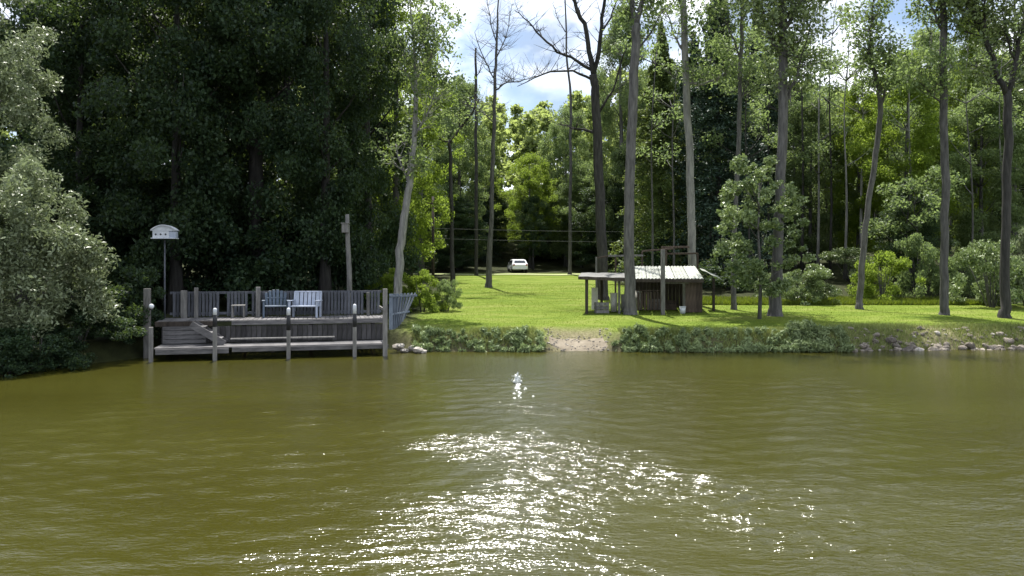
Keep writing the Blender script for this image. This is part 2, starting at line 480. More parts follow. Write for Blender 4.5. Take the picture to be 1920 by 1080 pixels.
def pond_height(x, y):
    wx = 3.0 * wavy(x, y, 1, 8, 2.5, 7, 3.0)
    wy = 1.1 * wavy(x, y, 2, 8, 0.9, 2.5, 3.0)
    patch = np.clip(0.62 + 1.1 * wavy(x, y, 3, 12, 1.2, 4.0, 3.0) / 0.35, 0.15, 1.4)
    def ring(cx, cy, lam):
        r = np.hypot(x - cx, y - cy) + 0.16 * wx + 0.35 * wy
        p = np.sin(2 * math.pi * r / lam)
        return (np.abs(p + 1) / 2) ** 1.35 * lam / (2 * math.pi) * 2
    dist = np.clip(RIPPLE[1] - y, 0, None)
    wid = 0.30 + 0.135 * dist
    f = np.abs(x - RIPPLE[0] - 0.02 * dist) / wid + 0.22 * wx + 0.5 * wy
    fan = (1 - sstep(0.35, 1.55, f)) * sstep(-0.2, 9.0, dist) ** 0.75
    r2 = np.hypot((x - 4.6) / 2.6, (y - 7.6) / 3.6) + 0.2 * wx
    right = 1 - sstep(0.5, 1.3, r2)
    left = 0.35 * (1 - sstep(0.4, 1.4, np.hypot((x + 6.5) / 2.5, (y - 10) / 6) + 0.2 * wx))
    chop = wavy(x, y, 5, 80, 0.12, 0.36, 0.6)
    calm = wavy(x, y, 6, 30, 0.25, 0.9, 0.6)
    h = fan * patch * 0.15 * ring(1.6, 1.5, 0.36) + right * patch * 0.12 * ring(4.9, 1.8, 0.34)
    h += (0.185 * fan + 0.11 * right) * chop
    h += (0.062 + 0.06 * left) * calm
    s = -shore_dist(x, y)
    m = np.maximum(np.maximum(fan, right * 0.9), left * 0.5)
    return h * sstep(0.0, 1.0, s), m
pxs = axis([(-62, -22, 5), (-22, -9, 0.25), (-9, 9, 0.055), (9, 22, 0.25), (22, 62, 5)])
pys = axis([(-120, -10, 10), (-10, 5, 0.5), (5, 13, 0.042), (13, 22, 0.065), (22, 31.5, 0.25)])
MSK = {}
def pond_z(gx, gy):
    h, m = pond_height(gx, gy)
    fade = (1 - sstep(8.2, 9.0, np.abs(gx)) * 0.75) * sstep(4.5, 5.6, gy) * (1 - 0.6 * sstep(21.0, 22.0, gy))
    MSK['m'] = m.ravel()
    return h * fade
me, _ = grid_mesh('pond', pxs, pys, pond_z)
a_ = me.attributes.new('ripple', 'FLOAT', 'POINT'); a_.data.foreach_set('value', MSK['m'].astype(np.float32))
me.materials.append(water_material())
tag(link_mesh('pond', me), kind='structure')

# ------------------------------------------------------------------ foliage machinery
def leaves_mesh(name, pos, length, width, up=0.5, mat=None, rg=rng, droop=0.0):
    """one bent rhombus leaf (clump) per position"""
    n = len(pos)
    nrm = rg.normal(size=(n, 3)); nrm[:, 2] = nrm[:, 2] + up * 1.6
    nrm /= np.linalg.norm(nrm, axis=1)[:, None]
    ax = rg.normal(size=(n, 3)); ax[:, 2] -= droop
    ax -= nrm * (ax * nrm).sum(1)[:, None]
    ax /= np.linalg.norm(ax, axis=1)[:, None] + 1e-9
    sd_ = np.cross(nrm, ax)
    ln = (length * rg.uniform(0.6, 1.4, n))[:, None]; wd = (width * rg.uniform(0.6, 1.4, n))[:, None]
    bend = nrm * ln * 0.12
    v = np.stack([pos - ax * ln * 0.5 - bend, pos + sd_ * wd * 0.5, pos + ax * ln * 0.5 - bend, pos - sd_ * wd * 0.5], 1).reshape(-1, 3).astype(np.float32)
    me = bpy.data.meshes.new(name)
    me.vertices.add(4 * n); me.vertices.foreach_set('co', v.ravel())
    me.loops.add(4 * n); me.loops.foreach_set('vertex_index', np.arange(4 * n, dtype=np.int32))
    me.polygons.add(n); me.polygons.foreach_set('loop_start', np.arange(0, 4 * n, 4, dtype=np.int32))
    me.update(calc_edges=True)
    if mat is not None: me.materials.append(mat)
    return me

def clump_points(centres, radii, total, rg=rng, flat=0.7, shell=0.5):
    centres = np.asarray(centres, float); radii = np.asarray(radii, float)
    wgt = radii ** 2; wgt /= wgt.sum()
    idx = rg.choice(len(centres), total, p=wgt)
    d = rg.normal(size=(total, 3)); d /= np.linalg.norm(d, axis=1)[:, None]
    r = rg.uniform(0, 1, total) ** shell
    off = d * (r * radii[idx])[:, None]
    off[:, 2] *= flat
    return centres[idx] + off

def crown_centres(z0, z1, rad, n, rg, shape='oval', hollow=0.55, seed=0.0):
    out = []
    while len(out) < n:
        a = rg.uniform(0, 2 * math.pi)
        k = rg.uniform(0, 1)
        if shape == 'oval': prof = math.sin(math.pi * min(1, (k * 0.86 + 0.12))) ** 0.6
        elif shape == 'tall': prof = (0.55 + 0.45 * math.sin(math.pi * k)) * (1 - max(0, k - 0.82) / 0.18 * 0.7)
        elif shape == 'dome': prof = math.sqrt(max(0, 1 - k ** 2)) * 0.95 + 0.05
        else: prof = 1 - k
        lob = 1 + 0.30 * math.sin(a * 3 + k * 7 + seed) + 0.18 * math.sin(a * 5 - k * 13 + seed * 2)
        rr = rad * prof * lob * rg.uniform(hollow ** 2, 1) ** 0.5
        out.append((rr * math.cos(a), rr * math.sin(a), z0 + k * (z1 - z0)))
    return out

def broad_crown(name, z0, z1, rad, nc, nl, ll, lwid, seed, shape='oval', cr=(0.5, 1.1), hollow=0.5, up=0.45, flat=0.7):
    rg = np.random.default_rng(seed)
    c = crown_centres(z0, z1, rad, nc, rg, shape, hollow, seed * 1.7)
    rd = rg.uniform(cr[0], cr[1], nc)
    return leaves_mesh(name, clump_points(c, rd, nl, rg, flat), ll, lwid, up, None, rg), c

def conifer_crown(name, z0, z1, rad, tiers, nl, seed, ll=0.22, lwid=0.10):
    rg = np.random.default_rng(seed)
    pts = []
    for i in range(tiers):
        k = i / (tiers - 1)
        z = z0 + (z1 - z0) * k ** 0.95
        rt = rad * (1 - k) ** 0.85 + 0.15
        nb = max(4, int(9 * (1 - k) + 4))
        a0 = rg.uniform(0, 6.28)
        for b in range(nb):
            a = a0 + b * 2 * math.pi / nb + rg.uniform(-0.3, 0.3)
            ln = rt * rg.uniform(0.6, 1.15)
            m_ = max(12, int(nl / tiers / nb * 1.3 * (ln / rt)))
            s = rg.uniform(0.08, 1, m_) ** 0.8
            wd = 0.22 * ln * (1 - s * 0.6)
            side = rg.normal(size=m_) * wd * 0.7
            zz = z + rg.uniform(-0.15, 0.15) - s * s * ln * 0.32 + rg.normal(size=m_) * 0.10 - np.abs(rg.normal(size=m_)) * 0.12
            pts.append(np.stack([math.cos(a) * s * ln - math.sin(a) * side, math.sin(a) * s * ln + math.cos(a) * side, zz], 1))
    p = np.concatenate(pts)
    return leaves_mesh(name, p, ll, lwid, 0.6, None, rg, 0.3)

def with_mat(me, mat):
    c = me.copy(); c.materials.clear(); c.materials.append(mat); return c

PROTO = {}
PROTO['wide1'] = broad_crown('broadleaf_crown', 1.2, 20, 4.9, 190, 62000, 0.21, 0.135, 11, 'tall', (0.7, 1.35), 0.35)[0]
PROTO['wide2'] = broad_crown('broadleaf_crown', 1.6, 20, 4.9, 170, 56000, 0.21, 0.135, 23, 'tall', (0.7, 1.45), 0.35)[0]
PROTO['airy1'] = broad_crown('airy_crown', 5.0, 20, 4.4, 120, 24000, 0.20, 0.12, 31, 'tall', (0.45, 1.0), 0.2)[0]
PROTO['airy2'] = broad_crown('airy_crown', 2.5, 20, 4.2, 130, 26000, 0.20, 0.12, 37, 'oval', (0.45, 1.0), 0.25)[0]
PROTO['spruce1'] = conifer_crown('conifer_crown', 1.0, 20, 3.6, 36, 38000, 41)
PROTO['spruce2'] = conifer_crown('conifer_crown', 1.5, 20, 3.6, 30, 30000, 43)
PROTO['round1'] = broad_crown('round_crown', 4.5, 20, 6.5, 150, 42000, 0.24, 0.15, 71, 'oval', (0.8, 1.5), 0.55)[0]
PROTO['shrub1'] = broad_crown('shrub_crown', 0.1, 2.4, 1.9, 46, 9500, 0.13, 0.075, 51, 'dome', (0.28, 0.5), 0.5, 0.3)[0]
PROTO['shrub2'] = broad_crown('shrub_crown', 0.1, 2.4, 1.9, 40, 8500, 0.13, 0.075, 57, 'dome', (0.28, 0.55), 0.5, 0.3)[0]
PROTO['sapling'] = broad_crown('sapling_crown', 0.3, 4.0, 1.2, 46, 6500, 0.12, 0.07, 61, 'oval', (0.22, 0.5), 0.3, 0.3)[0]
PH = dict(wide1=(20, 4.9), wide2=(20, 4.9), airy1=(20, 4.4), airy2=(20, 4.2), spruce1=(20.2, 3.6), spruce2=(20.2, 3.6), round1=(20.6, 6.9), shrub1=(2.8, 1.9), shrub2=(2.8, 1.9), sapling=(4.3, 1.25))
MATTED = {}
def proto(k, mat):
    if (k, mat) not in MATTED:
        MATTED[(k, mat)] = with_mat(PROTO[k], M[mat])
    return MATTED[(k, mat)]

def trunk_points(h, lean, rg, n=9, wob=0.12):
    ps = []
    ph = rg.uniform(0, 6.28, 2)
    for i in range(n):
        k = i / (n - 1)
        ps.append(Vector((lean[0] * k * h + wob * math.sin(k * 6 + ph[0]) * k, lean[1] * k * h + wob * math.cos(k * 5 + ph[1]) * k, k * h)))
    return ps

TRUNKS = {}
def generic_trunk(kind):
    """20 m tall trunk with limbs, shared by the background trees"""
    if kind in TRUNKS: return TRUNKS[kind]
    rg = np.random.default_rng(abs(hash(kind)) % 1000 if False else {'bark_grey': 3, 'bark_dark': 5, 'bark_pale': 8, 'conifer': 9}[kind])
    b = MB()
    ps = trunk_points(19, (0, 0), rg)
    rd = [0.27 * (1 - 0.92 * i / 8) + (0.10 if i == 0 else 0) + 0.015 for i in range(9)]
    b.tube(ps, rd, 9)
    lm = MB()
    for k in range(11 if kind != 'conifer' else 0):
        z = rg.uniform(6, 17)
        a = rg.uniform(0, 6.28); ln = rg.uniform(1.5, 4.0)
        p0 = Vector((0, 0, z)); r0 = 0.10 * (1 - z / 22) + 0.02
        p1 = p0 + Vector((math.cos(a) * ln * 0.5, math.sin(a) * ln * 0.5, ln * 0.35)); p2 = p0 + Vector((math.cos(a) * ln, math.sin(a) * ln, ln * 0.9))
        lm.tube([p0, p1, p2], [r0, r0 * 0.6, 0.012], 5)
    mat = M['bark_dark' if kind == 'conifer' else kind]
    TRUNKS[kind] = (b.mesh('trunk', mat, True), lm.mesh('limbs', mat, True) if kind != 'conifer' else None)
    return TRUNKS[kind]

def plant_tree(name, kind, mat, px, d, top, wpx, label, cat='tree', group=None, bark='bark_grey', trunk_w=1.0, rz=None):
    x = X(px, d); z = gz(x, d) - 0.05
    ztop = CAM_H + (HOR - top) / FPX * d
    H, Rr = PH[kind]
    sz = (ztop - z) / H
    sxy = (wpx / FPX * d / 2) / Rr
    rz = random.uniform(0, 6.28) if rz is None else rz
    e = empty(name, (x, d, z), label, cat, rz, group)
    c = link_mesh('crown', proto(kind, mat), None, e); c.scale = (sxy, sxy, sz)
    if kind.startswith('shrub'):
        st = link_mesh('stems', STEMS, None, e); st.scale = (sxy, sxy, sz)
        return e
    tr, lm = generic_trunk('conifer' if kind.startswith('spruce') else bark)
    k = (ztop - z) / 20.0
    tw = k * trunk_w
    if kind == 'sapling': tw = 0.28 * trunk_w
    o = link_mesh('trunk', tr, None, e); o.scale = (tw, tw, k)
    if lm is not None:
        o = link_mesh('limbs', lm, None, e); o.scale = (sxy * 1.0, sxy * 1.0, k); o['kind'] = 'stuff'
    return e

b = MB(); rg = np.random.default_rng(77)
for i in range(9):
    a = rg.uniform(0, 6.28); r_ = rg.uniform(0.3, 1.2)
    b.tube([(0.1 * math.cos(a), 0.1 * math.sin(a), -0.1), (r_ * 0.5 * math.cos(a), r_ * 0.5 * math.sin(a), 0.9), (r_ * math.cos(a), r_ * math.sin(a), 1.9)], [0.035, 0.022, 0.006], 5)
STEMS = b.mesh('stems', M['bark_grey'], True)

# ------------------------------------------------------------------ far wood closing the view (one mass nobody could count)
def far_wood():
    rg = np.random.default_rng(91)
    allp, allt = [], []
    tb = MB()
    k = 0
    spots = []
    for d in (93, 99, 106, 114, 124):
        wX = d * 0.80
        for x in np.arange(-wX, wX, 4.0):
            spots.append((x + rg.uniform(-1.2, 1.2), d + rg.uniform(-3, 3)))
    for (x, y) in spots:
        px = 960 + x / y * 1500
        top = np.interp(px, [-400, 300, 800, 870, 960, 1060, 1160, 1500, 1620, 1750, 2200], [60, 40, 120, 175, 196, 190, 120, 150, 175, 130, 60])
        top += rg.uniform(-12, 22)
        z0 = gz(x, y)
        zt = CAM_H + (HOR - top) / FPX * y
        h = zt - z0
        r0 = rg.uniform(2.2, 3.3)
        con = rg.uniform() < 0.4
        n = 1900
        nc = 40
        c = crown_centres(z0 + h * 0.02, zt - 0.5, r0 * (0.75 if con else 1), nc, rg, 'cone' if con else 'tall', 0.4, k)
        c = [(a + x, b_ + y, z) for a, b_, z in c]
        allp.append(clump_points(c, rg.uniform(0.5, 1.2, nc), n, rg))
        k += 1
    p = np.concatenate(allp)
    me = leaves_mesh('far_wood', p, 0.55, 0.40, 0.4, M['leaf_far_lit'], rg)
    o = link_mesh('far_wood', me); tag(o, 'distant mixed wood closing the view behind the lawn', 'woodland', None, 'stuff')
far_wood()

# ------------------------------------------------------------------ background and middle trees
def T(*a, **k): return plant_tree(*a, **k)
G1 = 'trees of the dark wood behind the deck'
G2 = 'trees at the far end of the lawn'
G3 = 'trees of the wood on the right bank'
# dark wood on the left: front row
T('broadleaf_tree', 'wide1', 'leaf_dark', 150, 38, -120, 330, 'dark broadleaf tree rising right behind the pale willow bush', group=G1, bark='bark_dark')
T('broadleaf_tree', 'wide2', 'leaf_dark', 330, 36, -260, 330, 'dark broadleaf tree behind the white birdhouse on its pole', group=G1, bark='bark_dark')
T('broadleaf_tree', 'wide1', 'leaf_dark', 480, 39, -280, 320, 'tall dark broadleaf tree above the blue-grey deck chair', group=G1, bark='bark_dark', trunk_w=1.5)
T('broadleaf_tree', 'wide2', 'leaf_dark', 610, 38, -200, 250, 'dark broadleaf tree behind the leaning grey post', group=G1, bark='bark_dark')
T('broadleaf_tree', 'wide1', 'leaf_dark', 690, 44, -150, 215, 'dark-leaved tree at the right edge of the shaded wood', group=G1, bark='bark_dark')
T('broadleaf_tree', 'airy2', 'leaf_bright', 742, 49, -60, 180, 'tree with leaves brightened as the sunlit wood edge left of the sky gap', group=G1, bark='bark_grey')  # brighter leaf colour stands in for sun on the wood edge
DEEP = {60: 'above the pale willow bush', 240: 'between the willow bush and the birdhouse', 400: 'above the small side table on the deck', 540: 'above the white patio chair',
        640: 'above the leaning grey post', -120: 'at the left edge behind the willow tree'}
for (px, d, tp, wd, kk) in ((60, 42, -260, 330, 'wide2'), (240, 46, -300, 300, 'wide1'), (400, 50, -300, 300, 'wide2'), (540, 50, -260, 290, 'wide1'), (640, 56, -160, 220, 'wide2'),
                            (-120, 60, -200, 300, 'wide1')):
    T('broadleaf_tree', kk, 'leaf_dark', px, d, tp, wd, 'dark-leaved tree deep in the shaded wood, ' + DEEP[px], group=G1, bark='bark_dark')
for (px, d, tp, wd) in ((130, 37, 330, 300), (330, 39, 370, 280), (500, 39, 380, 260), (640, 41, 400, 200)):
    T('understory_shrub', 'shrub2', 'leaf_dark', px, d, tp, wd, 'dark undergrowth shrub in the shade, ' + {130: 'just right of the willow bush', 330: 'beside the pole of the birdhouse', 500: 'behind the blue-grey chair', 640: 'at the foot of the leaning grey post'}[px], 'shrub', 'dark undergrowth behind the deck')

# sky-gap edge and far end of lawn
T('broadleaf_tree', 'airy2', 'leaf_bright', 790, 66, 118, 150, 'sunlit yellow-green tree just left of the bare trees in the sky gap', group=G2)
T('broadleaf_tree', 'wide2', 'leaf_mid', 862, 82, 150, 120, 'mid-green tree behind the thin dark trunk on the lawn', group=G2)
T('broadleaf_tree', 'round1', 'leaf_bright', 994, 84, 288, 120, 'rounded cone-shaped tree with a backlit yellow-green rim above the white car', group=G2, rz=0.4)  # bright leaf colour stands in for the backlit rim
T('broadleaf_tree', 'round1', 'leaf_dark', 1000, 82, 368, 76, 'dark crown added as the shaded inside of the yellow-rimmed tree', group=G2)  # separate dark crown stands for the shaded inside of the tree behind it
T('conifer', 'spruce2', 'needle_blue', 895, 90, 320, 90, 'dark spruce left of the cone-shaped tree at the lawn end', group=G2)
T('broadleaf_tree', 'wide2', 'leaf_mid', 1062, 88, 205, 110, 'grey-green tree right of the yellow-rimmed tree', group=G2)
T('broadleaf_tree', 'wide1', 'leaf_dark', 820, 84, 300, 130, 'low dark tree at the left corner of the lawn end', group=G2)
T('broadleaf_tree', 'wide2', 'leaf_mid', 1090, 84, 330, 110, 'bushy tree beside the leafless forked tree, low on the lawn end', group=G2)
T('broadleaf_tree', 'wide1', 'leaf_dark', 770, 70, 290, 130, 'dark tree behind the leaning pale trunk', group=G2)
T('broadleaf_tree', 'wide1', 'leaf_mid', 1165, 78, 20, 130, 'tall green tree seen between the two big grey trunks', group=G2)

for (px, d, tp, wd, kk) in ((745, 78, 260, 150, 'wide2'), (850, 79, 370, 120, 'wide1'), (915, 92, 350, 90, 'wide2'), (1045, 92, 360, 100, 'wide1'), (1130, 80, 350, 130, 'wide2'), (1010, 95, 380, 130, 'wide2'), (1200, 76, 260, 130, 'wide1')):
    T('broadleaf_tree', kk, 'leaf_dark', px, d, tp, wd, 'low dark tree at the lawn end, ' + {745: 'behind the leaning pale trunk', 850: 'behind the trunk with one slanting branch', 915: 'behind the slim leafless tree', 1045: 'a little right of the white car', 1130: 'behind the large leafless forked tree', 1010: 'directly behind the white car', 1200: 'seen left above the shed roof'}[px], group=G2, bark='bark_dark')
# right bank
T('conifer', 'spruce1', 'needle_green', 1240, 58, 40, 200, 'light green layered spruce behind the shed', group=G3)
T('conifer', 'spruce1', 'needle_blue', 1345, 56, -40, 240, 'big dark blue-green spruce between the pale trunk and the leafy sapling', group=G3)
T('conifer', 'spruce2', 'needle_blue', 1420, 64, 10, 200, 'dark spruce right behind the thin grey trunk', group=G3)
T('conifer', 'spruce2', 'needle_blue', 1300, 70, 60, 200, 'dark spruce deep behind the shed roof', group=G3)
T('broadleaf_tree', 'wide1', 'leaf_bright', 1700, 54, 108, 180, 'bright yellow-green tree in the middle of the right wood', group=G3)
T('broadleaf_tree', 'wide2', 'leaf_bright', 1828, 57, 16, 90, 'bright yellow-green tree left of the dark forked tree', group=G3)
T('broadleaf_tree', 'wide2', 'leaf_bright', 1610, 58, 160, 110, 'narrow bright tree left of the larger yellow-green one', group=G3)
T('broadleaf_tree', 'wide2', 'leaf_mid', 1520, 60, 190, 150, 'mid-green tree behind the pale shrub bank', group=G3)
T('broadleaf_tree', 'airy1', 'leaf_pale', 1900, 58, -80, 220, 'grey-green tree at the right edge behind the forked tree', group=G3)
T('broadleaf_tree', 'wide2', 'leaf_dark', 1710, 49, 350, 120, 'dark green tree low in the middle of the right wood', group=G3)
T('broadleaf_tree', 'wide2', 'leaf_mid', 1840, 54, 180, 190, 'mid-green tree over the large shrub at the right', group=G3)
T('broadleaf_tree', 'airy1', 'leaf_mid', 1480, 84, 60, 150, 'sparse tree against the sky patch at the upper right', group=G3)
T('broadleaf_tree', 'wide1', 'leaf_mid', 1740, 84, 60, 170, 'sparse-leaved tree behind the bright yellow-green tree', group=G3)
T('broadleaf_tree', 'wide1', 'leaf_dark', 1580, 78, 270, 200, 'dark tree deep in the right wood above the pale shrubs', group=G3)
for (px, d, tp, wd, kk, mt) in ((1500, 72, 240, 170, 'wide1', 'leaf_mid'), (1650, 74, 200, 160, 'wide2', 'leaf_mid'), (1780, 70, 150, 150, 'wide1', 'leaf_mid'), (1880, 72, 120, 160, 'wide1', 'leaf_dark'), (1260, 80, 120, 160, 'wide2', 'leaf_dark'), (2010, 62, -60, 260, 'wide1', 'leaf_dark'), (1420, 86, 120, 190, 'wide2', 'leaf_dark'), (1810, 80, 190, 220, 'wide2', 'leaf_dark'), (1690, 90, 220, 200, 'wide1', 'leaf_dark')):
    T('broadleaf_tree', kk, mt, px, d, tp, wd, 'leafy tree deep in the right wood, ' + {1500: 'right behind the stout grey trunk', 1650: 'behind the hooked top of the crooked trunk', 1780: 'behind the tall straight trunk', 1880: 'directly behind the dark forked trunk', 1260: 'high above the shed roof', 2010: 'at the far right edge', 1420: 'behind the leafy sapling', 1810: 'between the straight and the forked trunk', 1690: 'behind the larger yellow-green tree'}[px], group=G3)

# slim background trunks of the right wood
def slim_tree(px, d, top, r, lean, label, bark='bark_dark', sparse=1200):
    rg = np.random.default_rng(int(px * 7 + d))
    x = X(px, d); z = gz(x, d) - 0.1
    H = CAM_H + (HOR - top) / FPX * d - z
    e = empty('slim_tree', (x, d, z), label, 'tree', 0, 'slim trunks of the right wood')
    ps = trunk_points(H, (lean, 0), rg, 9, 0.25)
    MB().tube(ps, [r * (1.25 if i == 0 else 1 - 0.8 * i / 8) for i in range(9)], 7).build('trunk', M[bark], e, True)
    tw = MB()
    cs = []
    for k in range(9):
        kk = rg.uniform(0.45, 0.98)
        p = ps[int(kk * 8)]; a = rg.uniform(0, 6.28); ln = rg.uniform(0.8, 2.4)
        q = p + Vector((math.cos(a) * ln, math.sin(a) * ln, ln * 0.7))
        tw.tube([p, (p + q) / 2 + Vector((0, 0, -0.1)), q], [0.04, 0.025, 0.008], 4)
        cs.append(q)
    tag(tw.build('branches', M[bark], e, True), kind='stuff')
    if sparse:
        me = leaves_mesh('crown', clump_points([tuple(c) for c in cs], rg.uniform(0.5, 1.0, len(cs)), sparse, rg), 0.2, 0.12, 0.4, M['leaf_mid'], rg)
        link_mesh('crown', me, None, e)
slims = [(1503, 58, 30, .12, .01, 'slim dark trunk left of the small sky patch'), (1530, 62, 60, .11, -.01, 'slim dark trunk below the upper right sky patch'),
         (1556, 56, 0, .10, .015, 'thin straight trunk right of the upper right sky patch'), (1588, 66, 40, .12, 0, 'slim dark trunk behind the narrow bright tree'),
         (1668, 60, 40, .10, -.01, 'thin trunk crossing the larger yellow-green tree'), (1740, 64, 60, .11, .01, 'thin trunk between the yellow-green tree and the tall straight trunk'),
         (1795, 58, 80, .10, .0, 'thin trunk right of the tall straight trunk'), (1838, 54, 200, .11, .01, 'short slim trunk left below the dark fork'),
         (1863, 60, 40, .09, -.015, 'thin trunk just left of the forked tree'), (1440, 60, 20, .10, .01, 'thin trunk behind the big leafy sapling'),
         (1405, 52, 60, .08, -.01, 'thinnest trunk above the leafy sapling'), (1700, 48, 330, .08, .02, 'short dark stem above the bright shrubs'),
         (1722, 47, 360, .07, -.02, 'second short dark stem above the bright shrubs')]
for s in slims: slim_tree(*s)
rq = np.random.default_rng(71)
for k in range(16):
    px = 1470 + 29 * k + rq.uniform(-8, 8)
    slim_tree(px, rq.uniform(48, 72), rq.uniform(-40, 160), rq.uniform(0.07, 0.13), rq.uniform(-0.02, 0.02), 'thin grey trunk among the leaves of the right wood', 'bark_pale' if k % 3 else 'bark_grey', 700)
for k, px in enumerate((1222, 1262, 1330, 1402)):
    slim_tree(px, 50 + 3 * k, 60 + 30 * k, 0.08, 0.01, 'thin grey trunk before the dark spruces behind the shed', 'bark_grey', 500)

# ------------------------------------------------------------------ hero trunks traced in space
def hero(name, d, trunk, limbs, label, bark='bark_grey', twigs=0, leaves=0, leafmat='leaf_mid', sides=10, group=None, tw_len=(0.5, 1.6), seed=1, clump=(0.35, 0.8), dd=0.5):
    rg = np.random.default_rng(seed)
    bx = trunk[0]
    x0 = X(bx[0], d); z0 = gz(x0, d)
    e = empty(name, (x0, d, z0), label, 'tree', 0, group)
    org = Vector((x0, d, z0))
    def conv(poly, ddepth=0.0, rel=True):
        out = []
        for i, (px, py, r) in enumerate(poly):
            dep = d + ddepth * i / max(1, len(poly) - 1)
            out.append((at(px, py, dep) - org, r * 0.84 / FPX * d))
        return out
    def refine(ps, n=3, amp=0.0):
        res = []
        for i in range(len(ps) - 1):
            (a, ra), (b_, rb) = ps[i], ps[i + 1]
            for k in range(n):
                t = k / n
                j = Vector(rg.normal(size=3)) * amp if (i or k) else Vector((0, 0, 0))
                res.append((a.lerp(b_, t) + j, ra + (rb - ra) * t))
        res.append(ps[-1])
        return res
    tp = conv(trunk)
    tp[0] = (Vector((0, 0, -0.15)), tp[0][1] * 1.45)
    z_fl = tp[0][0].lerp(tp[1][0], 0.06)
    tp.insert(1, (Vector((z_fl.x, z_fl.y, 0.35)), tp[0][1] / 1.45 * 1.02))
    tp = refine(tp, 4, 0.02)
    MB().tube([p for p, _ in tp], [r for _, r in tp], sides).build('trunk', M[bark], e, True)
    ends = []
    tips = [p for p, _ in tp[len(tp) // 2:]]
    for li, lp in enumerate(limbs):
        lp_ = refine(conv(lp, rg.uniform(-1, 1) * dd), 3, 0.035)
        MB().tube([p for p, _ in lp_], [r for _, r in lp_], 7).build('limb', M[bark], e, True)
        for j, (p, r) in enumerate(lp_):
            if j >= 1: ends.append((p, r))
    if twigs:
        tw = MB(); tpts = []
        src = ends if ends else [(p, 0.05) for p in tips]
        for k in range(twigs):
            p, r = src[rg.integers(len(src))]
            a = rg.uniform(0, 6.28); ln = rg.uniform(*tw_len)
            dv = Vector((math.cos(a), math.sin(a) * 0.7, rg.uniform(0.1, 1.2))).normalized()
            q1 = p + dv * ln * 0.5 + Vector(rg.normal(size=3)) * 0.06
            q2 = p + dv * ln + Vector(rg.normal(size=3)) * 0.12 + Vector((0, 0, 0.1 * ln))
            rr = min(r * 0.5, 0.026)
            tw.tube([p, q1, q2], [rr, rr * 0.65, 0.005], 4, False)
            for s2 in range(2):
                dv2 = (dv + Vector(rg.normal(size=3)) * 0.6).normalized()
                q3 = q1 + dv2 * ln * rg.uniform(0.3, 0.6)
                tw.tube([q1, q3], [rr * 0.5, 0.004], 3, False); tpts.append(q3)
            tpts.append(q2)
        tag(tw.build('twigs', M[bark], e, True), kind='stuff')
        if leaves:
            cs = [tuple(t) for t in tpts]
            me = leaves_mesh('crown', clump_points(cs, rg.uniform(clump[0], clump[1], len(cs)), leaves, rg, 0.7, 0.6), 0.17, 0.105, 0.4, M[leafmat], rg)
            link_mesh('crown', me, None, e)
    return e

# bare forked tree standing before the sky gap
hero('forked_tree', 44, [(1130, 545, 12.5), (1126, 400, 11.5), (1120, 260, 10.5), (1116, 170, 9.5), (1112, 140, 9)],
     [[(1114, 145, 6.5), (1104, 95, 5.5), (1094, 45, 5), (1078, 5, 4), (1062, -60, 3), (1050, -150, 1.5)],
      [(1112, 145, 5.5), (1122, 100, 5), (1128, 50, 4.2), (1134, 0, 3.5), (1142, -80, 2.5), (1150, -180, 1.2)],
      [(1108, 130, 4), (1070, 108, 3), (1045, 98, 2.6), (1015, 70, 2.2), (990, 42, 1.5), (965, 20, 0.8)],
      [(1112, 150, 3.2), (1075, 132, 2.4), (1030, 136, 2), (1000, 148, 1.4), (970, 162, 0.7)],
      [(1098, 60, 3), (1086, 20, 2.2), (1064, -15, 1.5), (1040, -60, 0.8)],
      [(1120, 250, 4), (1092, 244, 3), (1070, 240, 2), (1050, 232, 0.8)],
      [(1124, 210, 3), (1150, 170, 2.2), (1165, 120, 1.5), (1175, 80, 0.8)],
      [(1128, 60, 2.5), (1150, 20, 1.8), (1168, -30, 1)]],
     'large leafless forked tree before the sky gap, left of the two tallest trunks', 'bark_dark', 150, 0, seed=4)
# the two tallest trunks by the shed
hero('tall_tree', 35.5, [(1182, 585, 13), (1180, 480, 12), (1180, 360, 11.5), (1185, 220, 11), (1190, 110, 10.5), (1194, 45, 10)],
     [[(1193, 55, 6.5), (1186, 15, 5.5), (1176, -30, 5), (1160, -120, 3.5), (1150, -240, 1.5)],
      [(1195, 50, 6.5), (1203, 10, 5.5), (1212, -40, 5), (1228, -150, 3.5), (1240, -280, 1.5)],
      [(1190, 100, 2.5), (1222, 60, 2), (1245, 20, 1.2)],
      [(1162, -110, 2.5), (1120, -160, 1.6), (1090, -210, 0.8)],
      [(1226, -140, 2.5), (1270, -190, 1.6), (1300, -250, 0.8)]],
     'tallest straight grey trunk standing at the shed front, forked near the top', 'bark_grey', 110, 5200, 'leaf_mid', seed=6, tw_len=(0.6, 1.8))
hero('tall_tree', 41, [(1299, 560, 9.5), (1297, 440, 9), (1293, 300, 8.5), (1287, 150, 8), (1280, 20, 7.5), (1276, -80, 6.5), (1270, -220, 4)],
     [[(1288, 158, 3), (1318, 158, 2.6), (1345, 150, 2.2), (1368, 128, 1.5), (1385, 100, 0.8)],
      [(1279, 10, 3.5), (1258, -40, 2.6), (1235, -100, 1.2)],
      [(1277, -40, 3.5), (1310, -90, 2.4), (1345, -150, 1.2)],
      [(1284, 100, 2.5), (1262, 60, 1.8), (1248, 20, 1)]],
     'pale grey trunk rising behind the shed roof with a stub branch to the right', 'bark_pale', 110, 6500, 'leaf_mid', seed=8, tw_len=(0.6, 1.8))
